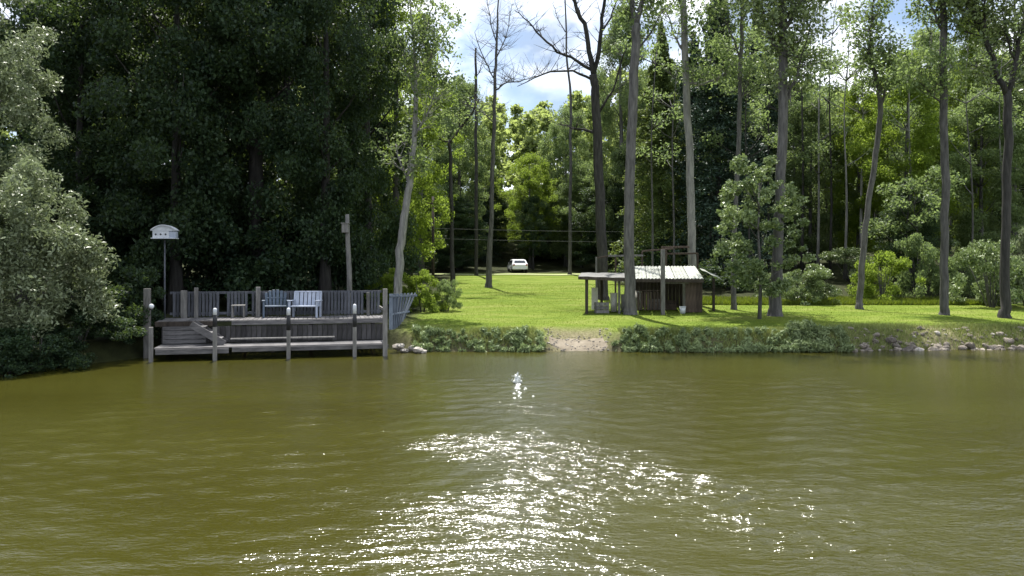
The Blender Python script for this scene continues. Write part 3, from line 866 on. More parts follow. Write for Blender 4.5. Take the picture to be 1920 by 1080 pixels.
hero('slender_tree', 38.5, [(1376, 583, 6), (1376, 480, 5.5), (1380, 380, 5), (1386, 250, 5), (1388, 130, 4.5), (1392, 20, 4), (1398, -120, 2.5)],
     [[(1388, 110, 2.5), (1368, 60, 1.8), (1350, 20, 0.9)], [(1391, 40, 2.5), (1420, -10, 1.8), (1440, -60, 0.9)], [(1386, 190, 2), (1402, 160, 1.4), (1412, 140, 0.7)]],
     'slender grey trunk just left of the leafy sapling', 'bark_grey', 70, 2600, 'leaf_mid', seed=9)
hero('stout_tree', 34.5, [(1453, 593, 14), (1458, 480, 11.5), (1464, 330, 11), (1468, 200, 10.5), (1468, 90, 9.5), (1466, -20, 8), (1470, -160, 5)],
     [[(1468, 110, 5), (1440, 60, 4), (1424, 10, 3), (1400, -70, 1.5)],
      [(1467, 60, 5), (1498, 10, 4), (1520, -50, 3), (1550, -140, 1.5)],
      [(1467, 200, 4), (1492, 150, 3), (1508, 90, 2.2), (1520, 40, 1)],
      [(1466, -10, 4), (1440, -90, 3), (1415, -180, 1.5)]],
     'stout grey trunk with a flared base behind the leafy sapling', 'bark_grey', 150, 9000, 'leaf_pale', seed=12, tw_len=(0.6, 1.8))
hero('crooked_tree', 38.5, [(1612, 580, 7), (1618, 480, 6.5), (1628, 380, 6), (1642, 290, 6), (1652, 210, 5.5), (1648, 165, 5)],
     [[(1650, 180, 4.5), (1640, 140, 4), (1630, 95, 3.2), (1634, 40, 2.4), (1640, -30, 1.2)], [(1652, 200, 3), (1664, 150, 2.4), (1668, 90, 1.2)]],
     'crooked slim trunk with a hooked top below the right sky patch', 'bark_grey', 90, 3500, 'leaf_mid', seed=14)
hero('tall_tree', 35.2, [(1771, 588, 9), (1771, 470, 8.5), (1772, 340, 8.5), (1769, 220, 8), (1768, 100, 7.5), (1767, -20, 6.5), (1765, -200, 3.5)],
     [[(1768, 60, 3), (1745, 10, 2.4), (1728, -50, 1)], [(1767, 0, 3), (1792, -50, 2.2), (1812, -110, 1)], [(1769, 200, 2.2), (1742, 170, 1.5), (1722, 150, 0.8)]],
     'tall straight trunk standing alone on the right end of the lawn', 'bark_grey', 110, 5500, 'leaf_mid', seed=16, tw_len=(0.6, 1.8))
hero('forked_tree', 34.5, [(1884, 592, 10.5), (1884, 480, 9.5), (1888, 360, 9), (1890, 260, 9), (1888, 170, 8.5)],
     [[(1888, 178, 7), (1866, 130, 6), (1848, 70, 5.5), (1822, 20, 4.5), (1800, -40, 3.5), (1780, -140, 2)],
      [(1890, 178, 6), (1904, 120, 5), (1916, 60, 4.5), (1928, -20, 3.5), (1940, -140, 2)],
      [(1846, 66, 3), (1846, 10, 2.4), (1852, -60, 1.5)],
      [(1905, 115, 2.5), (1885, 60, 1.8), (1878, 10, 1)],
      [(1824, 24, 2.5), (1800, 14, 1.6), (1780, -14, 1)]],
     'dark forked trunk at the right edge of the picture', 'bark_dark', 140, 7500, 'leaf_pale', seed=18, tw_len=(0.6, 1.7))
# left of the gap
hero('slim_dark_tree', 55, [(916, 536, 7), (920, 430, 5), (924, 320, 4.5), (927, 220, 4), (928, 140, 3.4), (932, 70, 2.4), (936, -30, 1.2)],
     [[(927, 170, 2), (950, 155, 1.5), (985, 150, 1.1), (1010, 142, 0.6)], [(928, 150, 1.6), (908, 110, 1.2), (890, 60, 0.6)], [(930, 110, 1.6), (948, 70, 1.1), (960, 10, 0.6)],
      [(926, 230, 1.5), (905, 210, 1.1), (885, 200, 0.6)], [(931, 80, 1.4), (918, 30, 1), (908, -30, 0.5)]],
     'slim leafless tree standing alone on the far lawn before the sky gap', 'bark_grey', 190, 0, seed=20, tw_len=(0.6, 2.4))
hero('slim_dark_tree', 50, [(848, 560, 6), (848, 470, 4.5), (846, 380, 4.2), (844, 300, 3.8), (843, 262, 3.2)],
     [[(844, 268, 3.2), (866, 238, 2.9), (884, 212, 2.5), (898, 186, 2)], [(843, 266, 2), (826, 262, 1.6), (806, 262, 1), (790, 266, 0.6)]],
     'thin dark trunk ending in one slanting branch, beside the yellow-green shrubs', 'bark_dark', 30, 500, 'leaf_mid', seed=22, tw_len=(0.4, 1.0))
hero('snag', 72, [(893, 520, 4), (893, 330, 3.6), (892, 180, 3.2), (892, 90, 2.2)], [[(892, 150, 1.2), (900, 130, 0.9), (906, 110, 0.5)]],
     'thin broken-topped dead stem showing against the sky left of the bare tree', 'bark_dark', 14, 0, seed=24, tw_len=(0.3, 0.8))
hero('snag', 74, [(1068, 510, 4), (1070, 330, 3.4), (1070, 180, 2.8), (1062, 100, 2.2), (1058, -60, 1.2)], [[(1066, 130, 1.2), (1080, 110, 0.9), (1092, 100, 0.5)], [(1060, 60, 1.2), (1046, 36, 0.9), (1036, 6, 0.5)]],
     'thin dead stem left of the large forked tree', 'bark_grey', 30, 0, seed=26, tw_len=(0.3, 1.0))
hero('leaning_tree', 36, [(744, 545, 9.5), (750, 470, 9), (758, 410, 8.5), (768, 345, 7.5), (776, 270, 6), (780, 180, 4.5), (776, 90, 3), (770, 0, 1.5)],
     [[(768, 345, 3), (752, 310, 2.2), (742, 270, 1)], [(776, 260, 3), (800, 220, 2.2), (816, 170, 1.2)], [(780, 180, 2.5), (762, 130, 1.8), (750, 70, 1)], [(777, 110, 2.2), (798, 60, 1.5), (812, 10, 0.8)],
      [(779, 150, 2.2), (805, 110, 1.5), (826, 40, 0.8)]],
     'leaning pale trunk at the right end of the deck', 'bark_pale', 110, 4200, 'leaf_mid', seed=28, tw_len=(0.6, 1.7), clump=(0.3, 0.7))

# big leafy sapling in front of the stout trunk
def leafy_sapling():
    d = 33.2; px = 1424
    x = X(px, d); z = gz(x, d)
    e = empty('leafy_sapling', (x, d, z), 'pale green leafy sapling in front of the stout grey trunk', 'tree')
    rg = np.random.default_rng(5)
    MB().tube([(0, 0, -0.1), (0.05, 0, 1.6), (-0.05, 0, 3.4), (0, 0, 6.0)], [0.09, 0.07, 0.05, 0.015], 8).build('trunk', M['bark_grey'], e, True)
    cs = []; lm = []
    for k in range(125):
        t = rg.uniform(0, 1)
        py = 300 + t * 245
        half = np.interp(py, [290, 340, 430, 480, 530, 555], [22, 58, 82, 84, 50, 16])
        cx = np.interp(py, [290, 340, 430, 530], [1410, 1412, 1426, 1436])
        p = at(cx + rg.uniform(-1, 1) * half, py, d) - Vector((x, d, z))
        p.y = rg.uniform(-1, 1) * half / FPX * d * 0.9
        cs.append(tuple(p))
    me = leaves_mesh('crown', clump_points(cs, rg.uniform(0.16, 0.42, len(cs)), 9500, rg, 0.75, 0.6), 0.155, 0.10, 0.5, M['leaf_pale'], rg)
    link_mesh('crown', me, None, e)
    for k in range(8):
        c = Vector(cs[k * 11]); zz = max(0.9, c.z - 1.0)
        MB().tube([(0, 0, zz), (c.x * 0.5, c.y * 0.5, (zz + c.z) / 2 + 0.1), c], [0.03, 0.02, 0.006], 5).build('limb', M['bark_grey'], e, True)
leafy_sapling()

# willow bush and willow tree on the left shore
def willow(name, px, py_c, d, rx, rz_, n, nc, label, seed, base_d=None):
    rg = np.random.default_rng(seed)
    c = at(px, py_c, d)
    x0 = c.x; z0 = gz(x0, d) if gz(x0, d) > -0.3 else 0
    e = empty(name, (x0, d, z0), label, 'bush' if 'bush' in name else 'tree')
    cs, rd = [], []
    while len(cs) < nc:
        v = rg.normal(size=3); v /= np.linalg.norm(v)
        r = rg.uniform(0.45, 1) ** 0.6
        lob = 1 + 0.14 * math.sin(4 * math.atan2(v[2], v[0]) + seed) + 0.10 * math.sin(7 * math.atan2(v[2], v[0]))
        p = (v[0] * rx * r * lob, v[1] * rx * 0.85 * r * lob, v[2] * rz_ * r * lob + (c.z - z0))
        if p[2] < 0.12: continue
        cs.append(p); rd.append(rg.uniform(0.3, 0.65))
    me = leaves_mesh('crown', clump_points(cs, rd, n, rg, 0.9, 0.55), 0.16, 0.06, 0.35, M['leaf_willow'], rg, 0.5)
    link_mesh('crown', me, None, e)
    for k in range(7):
        a = rg.uniform(0, 6.28); r_ = rx * rg.uniform(0.3, 0.6); h = c.z - z0
        MB().tube([(0.15 * math.cos(a), 0.15 * math.sin(a), -0.2), (r_ * .5 * math.cos(a), r_ * .5 * math.sin(a), h * 0.5), (r_ * math.cos(a), r_ * math.sin(a), h * 1.1)], [0.12, 0.08, 0.02], 6).build('stem', M['bark_grey'], e, True)
willow('willow_bush', 22, 508, 24.3, 2.55, 2.95, 38000, 165, 'large pale grey-green willow bush overhanging the left shore', 3)
willow('willow_tree', -110, 140, 27.0, 3.7, 5.6, 42000, 190, 'pale willow tree reaching in above the willow bush at the left edge', 4)
for (px, d, tp, wd, k_) in ((70, 23.3, 596, 170, 'shrub2'), (150, 24.9, 560, 170, 'shrub1'), (225, 26.4, 575, 130, 'shrub2'), (10, 22.6, 610, 150, 'shrub1'), (255, 28.6, 540, 110, 'shrub2')):  # dark shrubs added in place of the black shade under the willow
    plant_tree('shade_shrub', k_, 'leaf_dark', px, d, tp, wd, {70: 'low dark shrub added as shade under the willow bush at the waterline', 150: 'dark shrub added as shade at the waterline just right of the willow bush', 225: 'low dark shrub added as shade over the water left of the deck', 10: 'low dark shrub added as shade at the waterline at the left edge', 255: 'dark shrub added as shade touching the left end of the deck'}[px], 'shrub')
plant_tree('shade_shrub', 'shrub1', 'leaf_dark', 215, 27.5, 470, 190, 'dark shrub added as shade between the willow bush and the deck', 'shrub')

# shrubs
SHR = [('shrub1', 'leaf_bright', 792, 37, 500, 90, 'yellow-green shrub at the right end of the deck'),
       ('shrub2', 'leaf_mid', 838, 37.5, 518, 62, 'darker shrub beside the yellow-green one at the lawn edge'),
       ('shrub1', 'leaf_bright', 735, 39, 498, 80, 'yellow-green shrub behind the deck railing by the leaning trunk'),
       ('shrub1', 'leaf_pale', 1522, 41.5, 490, 120, 'round pale shrub right of the stout grey trunk'),
       ('shrub2', 'leaf_pale', 1592, 52, 458, 120, 'pale shrub on the slope left of the crooked slim trunk'),
       ('shrub2', 'leaf_bright', 1655, 43, 462, 110, 'bright shrub just right of the crooked slim trunk'),
       ('shrub1', 'leaf_mid', 1722, 44, 430, 110, 'green shrub left of the tall straight trunk'),
       ('shrub2', 'leaf_pale', 1858, 39.5, 438, 150, 'large pale green shrub beside the dark forked trunk'),
       ('shrub1', 'leaf_willow', 1925, 40, 418, 110, 'grey-green shrub at the right edge of the picture'),
       ('shrub2', 'leaf_mid', 1795, 46, 470, 100, 'green shrub behind the tall straight trunk'),
       ('shrub2', 'leaf_pale', 1460, 45, 505, 90, 'small pale shrub behind the stout grey trunk'),
       ('shrub1', 'leaf_dark', 1370, 50, 470, 140, 'dark shrub right of the shed roof'),
       ('shrub2', 'leaf_dark', 1240, 58, 440, 170, 'dark shrub behind the shed')]
for s in SHR:
    plant_tree('shrub', s[0], s[1], s[2], s[3], s[4], s[5], s[6], 'shrub')

# ------------------------------------------------------------------ shore plants, grasses
def tuft_mass(name, spots, hmin, hmax, mat, label, leaf=(0.17, 0.038), per=52, seed=2, cat='plants'):
    rg = np.random.default_rng(seed)
    cs, rd = [], []
    for (x, y) in spots:
        z = max(0.0, gz(x, y))
        h = rg.uniform(hmin, hmax) * (1 + 0.35 * math.sin(x * 2.3) * math.sin(x * 0.9 + 1))
        cs.append((x, y, z + h * 0.55)); rd.append(h * 0.55)
    p = clump_points(cs, rd, per * len(cs), rg, 1.0, 0.7)
    p[:, 2] = np.maximum(p[:, 2], 0.02)
    me = leaves_mesh(name, p, leaf[0], leaf[1], -0.1, M[mat], rg)
    o = link_mesh(name, me); tag(o, label, cat, None, 'stuff')
rg = np.random.default_rng(8)
def shore_spots(x0, x1, n, s0, s1, seed):
    rg = np.random.default_rng(seed); out = []
    while len(out) < n:
        x = rg.uniform(x0, x1); y = rg.uniform(27.7, 30.2)
        s = float(shore_dist(np.array([x]), np.array([y]))[0])
        if s0 < s < s1: out.append((x, y))
    return out
tuft_mass('waterside_plants', shore_spots(-3.5, 1.1, 150, -0.25, 0.5, 1), 0.06, 0.26, 'leaf_shore', 'leafy grey-green plants along the shore between deck and sandy landing', seed=3)
tuft_mass('waterside_plants', shore_spots(3.6, 10.0, 210, -0.25, 0.5, 2), 0.06, 0.26, 'leaf_shore', 'leafy grey-green plants along the shore right of the sandy landing', seed=4)
tuft_mass('waterside_hedge', shore_spots(10.0, 11.95, 150, -0.25, 0.65, 5), 0.16, 0.36, 'leaf_shore', 'dense dark clump of shore plants with a sharp right end before the stones', seed=5)
def grass(name, n, xr, yr, hgt, mat, label, test, seed, wid=0.012):
    rg = np.random.default_rng(seed)
    x = rg.uniform(*xr, n); y = yr[0] + (yr[1] - yr[0]) * rg.uniform(0, 1, n) ** 1.6
    k = test(x, y, rg); x, y = x[k], y[k]; n = len(x)
    z = height(x, y)
    a = rg.uniform(0, 6.28, n); h = hgt * rg.uniform(0.5, 1.4, n); wv = wid * (y / 30)
    lx = rg.normal(size=n) * h * 0.4; ly = rg.normal(size=n) * h * 0.4
    v = np.stack([np.stack([x - np.cos(a) * wv, y - np.sin(a) * wv, z - 0.02], 1), np.stack([x + np.cos(a) * wv, y + np.sin(a) * wv, z - 0.02], 1), np.stack([x + lx, y + ly, z + h], 1)], 1).reshape(-1, 3).astype(np.float32)
    me = bpy.data.meshes.new(name)
    me.vertices.add(3 * n); me.vertices.foreach_set('co', v.ravel())
    me.loops.add(3 * n); me.loops.foreach_set('vertex_index', np.arange(3 * n, dtype=np.int32))
    me.polygons.add(n); me.polygons.foreach_set('loop_start', np.arange(0, 3 * n, 3, dtype=np.int32))
    me.update(calc_edges=True); me.materials.append(M[mat])
    tag(link_mesh(name, me), label, 'grass', None, 'stuff')
grass('lawn_grass', 70000, (-5, 24), (28.6, 60), 0.028, 'blade', 'short bright green mown grass of the lawn', lambda x, y, rg: rg.uniform(size=len(x)) < lawn_weight(x, y) * (shore_dist(x, y) > 0.8), 10, 0.016)
grass('bank_grass', 70000, (-3.6, 24), (28.0, 30.8), 0.16, 'blade_dry', 'longer pale grass fringing the top of the bank', lambda x, y, rg: (lambda s: (s > -0.05) & (s < 1.3 + 0.8 * (x > 12)) & (np.abs(x - 2.4) > 1.5) & (rg.uniform(size=len(x)) < 0.35 + 0.65 * (np.sin(x * 2.1) * np.sin(x * 0.7) > -0.1)))(shore_dist(x, y)), 12, 0.013)
grass('wood_edge_grass', 26000, (8, 24), (40.5, 44), 0.2, 'blade', 'rough tall grass where the lawn meets the shrubs', lambda x, y, rg: rg.uniform(size=len(x)) < 0.8, 13, 0.02)

# ------------------------------------------------------------------ stones
def stone_mesh(seed, mat, flat=0.7):
    bm = bmesh.new()
    bmesh.ops.create_icosphere(bm, subdivisions=2, radius=0.5)
    for v in bm.verts:
        n = mnoise.noise(v.co * 1.6 + Vector((seed * 3.1, 0, 0))) + 0.5 * mnoise.noise(v.co * 3.5 + Vector((0, seed, 0)))
        v.co *= 1 + 0.45 * n
        v.co.z *= flat
    me = bpy.data.meshes.new('stone'); bm.to_mesh(me); bm.free()
    me.materials.append(mat)
    return me
ST = [stone_mesh(i + 1, M['stone'], random.uniform(0.55, 0.85)) for i in range(6)]
SP = [stone_mesh(i + 11, M['stone_pale'], random.uniform(0.55, 0.85)) for i in range(3)]
bank = empty('stone_bank', (15.5, 29.2, 0.0), 'bank of loose grey and pinkish stones along the right shore', 'stone bank')
rg = np.random.default_rng(33)
cnt = 0
while cnt < 230:
    x = rg.uniform(12.0, 20.6); y = rg.uniform(28.2, 31.0)
    s = float(shore_dist(np.array([x]), np.array([y]))[0])
    if not (-0.25 < s < 1.15): continue
    if s > 0.7 and rg.uniform() < 0.65: continue
    sz = (0.09 + 0.24 * rg.uniform() ** 2) * (1.3 if s < 0.3 else 0.9)
    o = link_mesh('stone', (SP if rg.uniform() < 0.12 else ST)[rg.integers(3)] if rg.uniform() < 0.5 else ST[rg.integers(6)], None, bank)
    o.location = (x - 15.5, y - 29.2, max(gz(x, y), -0.05) + sz * 0.12)
    o.rotation_euler = (rg.uniform(-0.4, 0.4), rg.uniform(-0.4, 0.4), rg.uniform(0, 6.28)); o.scale = (sz, sz * rg.uniform(0.7, 1), sz)
    cnt += 1
heap = empty('stone_heap', (X(765, 28.1), 28.1, 0.0), 'few pale stones at the water between the deck and the shore plants', 'stones')
for (px, py, s) in ((742, 648, .42), (757, 655, .3), (771, 650, .34), (786, 652, .4), (779, 658, .22), (750, 640, .28), (795, 657, .25), (765, 657, .2)):
    p = at(px, py, 27.9)
    o = link_mesh('stone', SP[random.randrange(3)], None, heap)
    o.location = (p.x - heap.location.x, rg.uniform(-0.4, 0.3), max(0.02, p.z * 0.6)); o.scale = (s, s, s * 0.9); o.rotation_euler = (0, 0, random.uniform(0, 6))
# pebbles of the landing
b = MB(); rg = np.random.default_rng(44)
for k in range(160):
    x = rg.uniform(1.2, 3.6); y = rg.uniform(28.3, 29.9); r = rg.uniform(0.012, 0.035)
    b.box((x, y, gz(x, y) + 0.02 + r * 0.3), (r * 2, r * 1.5, r), Matrix.Rotation(rg.uniform(0, 3), 3, 'Z') @ Matrix.Rotation(rg.uniform(-.5, .5), 3, 'X'))
tag(b.build('pebbles', M['stone_pale']), 'small pebbles scattered on the sandy landing', 'pebbles', None, 'stuff')

# ------------------------------------------------------------------ deck
DA = math.atan2(1.7, 7.05)
DO = Vector((X(288, 25.25), 25.25, 0.0))
deck = empty('deck', DO, 'weathered grey two-level wooden deck on posts over the water', 'deck', DA)
def dloc(u, v, z): return Vector((u, v, z))
def dworld(u, v, z):
    return DO + Matrix.Rotation(DA, 3, 'Z') @ Vector((u, v, z))
LW, ZL, ZU, V1, V2 = 7.3, 0.42, 1.19, 1.35, 3.15
# lower platform: planks lengthwise
wp = MB().box((0, 0, 0), (LW, 0.135, 0.04)).mesh('floor_plank', M['wood_weathered'], bevel=0.005)
for k in range(9):
    o = link_mesh('floor_plank', wp, None, deck, (LW / 2 + random.uniform(-.02, .02), 0.09 + k * 0.148, ZL - 0.02))
MB().box((1.15, -0.02, ZL - 0.12), (2.2, 0.045, 0.17)).build('fascia_board', M['wood_weathered'], deck, bevel=0.004)
MB().box((4.85, -0.02, ZL - 0.10), (5.0, 0.045, 0.14)).build('fascia_board', M['wood_weathered'], deck, bevel=0.004)
for u in (1.0, 3.6, 6.2):
    MB().box((u, 0.68, ZL - 0.14), (0.09, 1.25, 0.16)).build('joist', M['wood_dark'], deck)
# upper platform
up = MB().box((0, 0, 0), (0.14, V2 - V1, 0.04)).mesh('floor_plank', M['wood_weathered'], bevel=0.005)
n = int((LW + 0.3) / 0.152)
for k in range(n):
    link_mesh('floor_plank', up, None, deck, (-0.1 + k * 0.152, (V1 + V2) / 2, ZU - 0.02 + random.uniform(-.003, .003)))
MB().box((4.75, V1 - 0.03, ZU - 0.09), (5.1, 0.045, 0.15)).build('fascia_board', M['wood_weathered'], deck, bevel=0.004)
MB().box((0.75, V1 - 0.05, ZU - 0.10), (1.9, 0.09, 0.16)).build('beam', M['wood_dark'], deck, bevel=0.004)
# skirt boards below the upper platform
sk = MB().box((0, 0, 0), (0.155, 0.025, ZU - ZL - 0.22)).mesh('skirt_board', M['wood_skirt'], bevel=0.003)
for k in range(44):
    u = 0.06 + k * 0.168
    if u > LW: break
    link_mesh('skirt_board', sk, None, deck, (u, V1 + 0.03 + random.uniform(-.006, .006), (ZU + ZL - 0.18) / 2))
hb = MB().box((0, 0, 0), (1.35, 0.03, 0.13)).mesh('wall_board', M['wood_weathered'], bevel=0.003)
for k in range(4):
    link_mesh('wall_board', hb, None, deck, (0.72, V1 - 0.12, ZL + 0.09 + k * 0.145))
# stair running down towards the right
for v in (0.55, 1.2):
    MB().bar((1.02, v, ZU - 0.06), (2.05, v, ZL + 0.04), 0.05, 0.22).build('stringer', M['wood_weathered'], deck, bevel=0.004)
tm = MB().box((0, 0, 0), (0.27, 0.62, 0.04)).mesh('stair_tread', M['wood_weathered'], bevel=0.004)
for k in range(3):
    link_mesh('stair_tread', tm, None, deck, (1.32 + k * 0.26, 0.875, ZU - 0.17 - k * 0.19))
# rear railing
rl = MB().box((0, 0, 0), (LW + 0.1, 0.045, 0.09)).mesh('rail', M['wood_vertical'], bevel=0.004)
link_mesh('rail', rl, None, deck, (LW / 2, V2 - 0.02, ZU + 0.88)); link_mesh('rail', rl, None, deck, (LW / 2, V2 - 0.02, ZU + 0.14))
pk = MB().box((0, 0, 0), (0.092, 0.022, 0.86)).mesh('picket', M['wood_vertical'], bevel=0.003)
k = 0; u = 0.1
while u < LW:
    if abs(u - 2.62) > 0.10 and abs(u - 1.75) > 0.08 and random.random() > 0.015:
        o = link_mesh('picket', pk, None, deck, (u, V2 - 0.056, ZU + 0.47 + random.uniform(-.012, .012)))
        o.rotation_euler = (0, random.uniform(-.012, .012), 0)
    u += 0.121
def post(u, v, z0, z1, w_, mat='wood_post', name='post'):
    return MB().box((0, 0, (z1 - z0) / 2), (w_, w_, z1 - z0)).build(name, M[mat], deck, bevel=0.008, loc=(u, v, z0))
def u_of(px, v):
    """deck coordinate u at which the line v meets the view ray of photo column px"""
    t = (px - 960) / FPX
    c, s = math.cos(DA), math.sin(DA)
    # DO.x + u c - v s = t (DO.y + u s + v c)
    return (t * (DO.y + v * c) - DO.x + v * s) / (c - t * s)
for px, zt, w_ in ((345, 2.16, 0.20), (368, 2.26, 0.13), (484, 2.27, 0.15), (601, 2.05, 0.11), (690, 2.05, 0.11)):
    post(u_of(px, V2 - 0.2), V2 - 0.2, ZU - 0.1, zt, w_)
post(u_of(276, V1 - 0.15), V1 - 0.15, -0.9, 2.28, 0.20)
post(u_of(283, -0.1), -0.1, -0.9, 1.1, 0.12)
post(u_of(722, -0.12), -0.12, -0.9, 2.26, 0.15)
for px, zt, zb, zc in ((403, 1.68, 1.46, 1.08), (541, 1.66, 1.42, 0.93), (665, 1.76, 1.44, 1.0)):
    u = u_of(px, -0.13)
    p = post(u, -0.13, -0.9, zc, 0.125)
    c = MB().tube([(0, 0, 0), (0, 0, zb - zc)], [0.07, 0.068], 12).build('black_sleeve', M['black_rubber'], p, True, loc=(0, 0, zc + 0.9))
    h = zt - zb
    c = MB().tube([(0, 0, 0), (0, 0, h * 0.75), (0, 0, h * 0.95), (0, 0, h)], [0.064, 0.064, 0.048, 0.018], 12).build('white_cap', M['white_paint'], p, True, loc=(0, 0, zb + 0.9))
for u in (0.3, 2.5, 4.8, 7.0):
    post(u, 2.6, -0.9, ZU - 0.06, 0.15, 'wood_dark')
# cross rail at the right end
MB().box((LW - 0.1, 0.9, ZU + 0.36), (0.05, 2.3, 0.09)).build('side_rail', M['wood_post'], deck, bevel=0.004)
# side railing flaring out towards the shore
sp = empty('slatted_panel', at(752, 612, 28.2), 'blue-grey slatted panel flaring outward at the right end of the deck', 'panel')
org = sp.location.copy()
for k in range(8):
    t = k / 7
    top = at(733 + 46 * t, 551 - 2 * t, 28.3 + 0.5 * t) - org
    bot = at(733 + 24 * t, 618 - 20 * t * t, 28.2 + 0.4 * t) - org
    MB().bar(bot, top, 0.125, 0.025).build('slat', M['tarp_blue'], sp, bevel=0.003)
MB().bar(at(730, 556, 28.25) - org, at(782, 554, 28.75) - org, 0.05, 0.07).build('top_rail', M['tarp_blue'], sp, bevel=0.003)
MB().bar(at(731, 590, 28.22) - org, at(768, 584, 28.6) - org, 0.04, 0.06).build('lower_rail', M['tarp_blue'], sp, bevel=0.003)

# long plank on the lower platform
pl = MB().box((0, 0, 0), (3.4, 0.22, 0.05)).build('plank', M['wood_post'], bevel=0.005)
pl.location = dworld(3.9, 1.05, ZL + 0.16); pl.rotation_euler = (0, 0, DA)
tag(pl, 'long loose pale plank lying raised on the lower deck platform', 'plank')

# chairs
def patio_chair(u, v, w_, h, mat, label, rz, slats, rounded):
    p = dworld(u, v, ZU)
    e = empty('patio_chair', p, label, 'chair', DA + rz)
    sh = 0.40
    MB().box((0, 0.02, sh), (w_ - 0.08, 0.50, 0.045)).build('seat', M[mat], e, bevel=0.01)
    # backrest leans away (+y)
    bw = (w_ - 0.14) / slats
    for i in range(slats):
        xx = -w_ / 2 + 0.07 + bw * (i + 0.5)
        top = h - (rounded * (2 * abs(xx) / w_) ** 2)
        MB().bar((xx, 0.24, sh - 0.02), (xx * (1.12 if rounded else 1.0), 0.24 + (top - sh) * 0.22, top), bw * 0.80, 0.022).build('back_slat', M[mat], e, bevel=0.003)
    if not rounded:
        MB().bar((-w_ / 2 + 0.02, 0.37, h - 0.02), (w_ / 2 - 0.02, 0.37, h - 0.02), 0.10, 0.04).build('top_rail', M[mat], e, bevel=0.01)
        for s in (-1, 1):
            MB().bar((s * (w_ / 2 - 0.04), 0.25, 0.2), (s * (w_ / 2 - 0.04), 0.37, h - 0.02), 0.08, 0.045).build('back_post', M[mat], e, bevel=0.01)
    else:
        MB().bar((-w_ / 2 + 0.08, 0.31, sh + 0.28), (w_ / 2 - 0.08, 0.31, sh + 0.28), 0.06, 0.03).build('back_brace', M[mat], e, bevel=0.005)
    for s in (-1, 1):
        MB().box((s * (w_ / 2 - 0.01), -0.01, sh + 0.20), (0.11, 0.58, 0.03)).build('armrest', M[mat], e, bevel=0.008)
        MB().box((s * (w_ / 2 - 0.02), -0.24, (sh + 0.185) / 2), (0.065, 0.065, sh + 0.185)).build('leg', M[mat], e, bevel=0.006)
        MB().box((s * (w_ / 2 - 0.02), 0.22, (sh + 0.185) / 2), (0.065, 0.065, sh + 0.185)).build('leg', M[mat], e, bevel=0.006)
    return e
vc = 2.35
patio_chair(u_of(572, vc), vc, 1.02, 0.93, 'chair_white', 'wide white slatted patio chair on the deck', -0.28, 6, 0.0)
patio_chair(u_of(517, 2.6), 2.6, 0.86, 0.98, 'chair_blue', 'blue-grey round-backed patio chair left of the white one', 0.05, 6, 0.22)
# pale side table
e = empty('side_table', dworld(u_of(447, 2.6), 2.6, ZU), 'small pale table frame by the railing on the deck', 'table', DA)
MB().box((0, 0, 0.44), (0.46, 0.40, 0.035)).build('tabletop', M['wood_post'], e, bevel=0.006)
for sx_ in (-1, 1):
    for sy_ in (-1, 1):
        MB().box((sx_ * 0.19, sy_ * 0.16, 0.21), (0.045, 0.045, 0.42)).build('leg', M['wood_post'], e)
# round lamp by the corner post
e = empty('round_lamp', dworld(u_of(285, V1 - 0.2), V1 - 0.3, 1.62), 'small white round lamp beside the left corner post of the deck', 'lamp')
bm = bmesh.new(); bmesh.ops.create_uvsphere(bm, u_segments=14, v_segments=10, radius=0.085)
me = bpy.data.meshes.new('globe'); bm.to_mesh(me); bm.free(); me.polygons.foreach_set('use_smooth', [True] * len(me.polygons))
link_mesh('globe', me, M['white_paint'], e, (0, 0, 0.08))
MB().tube([(0, 0, -0.04), (0, 0, 0.01)], [0.05, 0.04], 10).build('lamp_base', M['black_rubber'], e)
MB().bar((0, 0, -0.03), (-0.14, 0.1, -0.03), 0.03, 0.03).build('bracket', M['black_rubber'], e)

# birdhouse on a pole
d = 30.6
base = at(309, 600, d); base.z = ZU - 0.6
e = empty('birdhouse', base, 'white domed birdhouse on a thin pole above the left of the deck', 'birdhouse', 0.12)
zc = at(307, 448, d).z - base.z
MB().tube([(0, 0, -0.3), (0, 0, zc)], [0.035, 0.028], 8).build('pole', M['wood_vertical'], e, True)
MB().box((0, 0, zc + 0.02), (0.90, 0.46, 0.035)).build('floor', M['white_paint'], e, bevel=0.004)
MB().box((-0.10, 0, zc + 0.19), (0.60, 0.34, 0.30)).build('box', M['white_paint'], e, bevel=0.01)
MB().box((0.32, 0, zc + 0.16), (0.24, 0.34, 0.24)).build('side_box', M['chair_white'], e, bevel=0.01)
b = MB(); seg = 10; prof = []
for k in range(seg + 1):
    t = k / seg; prof.append((-0.46 + 0.92 * t, zc + 0.335 + 0.20 * math.sin(math.pi * t) ** 0.8))
vs = [(x, -0.25, z) for x, z in prof] + [(x, 0.25, z) for x, z in prof] + [(x, -0.25, z - 0.03) for x, z in prof] + [(x, 0.25, z - 0.03) for x, z in prof]
m_ = seg + 1; fs = []
for k in range(seg):
    fs += [(k, k + 1, m_ + k + 1, m_ + k), (2 * m_ + k, 3 * m_ + k, 3 * m_ + k + 1, 2 * m_ + k + 1), (k, 2 * m_ + k, 2 * m_ + k + 1, k + 1), (m_ + k, m_ + k + 1, 3 * m_ + k + 1, 3 * m_ + k)]
b.add(vs, fs).build('roof', M['white_paint'], e)
MB().add([(x, -0.19, z - 0.032) for x, z in prof] + [(-0.46, -0.19, zc + 0.30), (0.46, -0.19, zc + 0.30)], [tuple(range(m_)) + (m_ + 1, m_)]).build('gable', M['white_paint'], e)
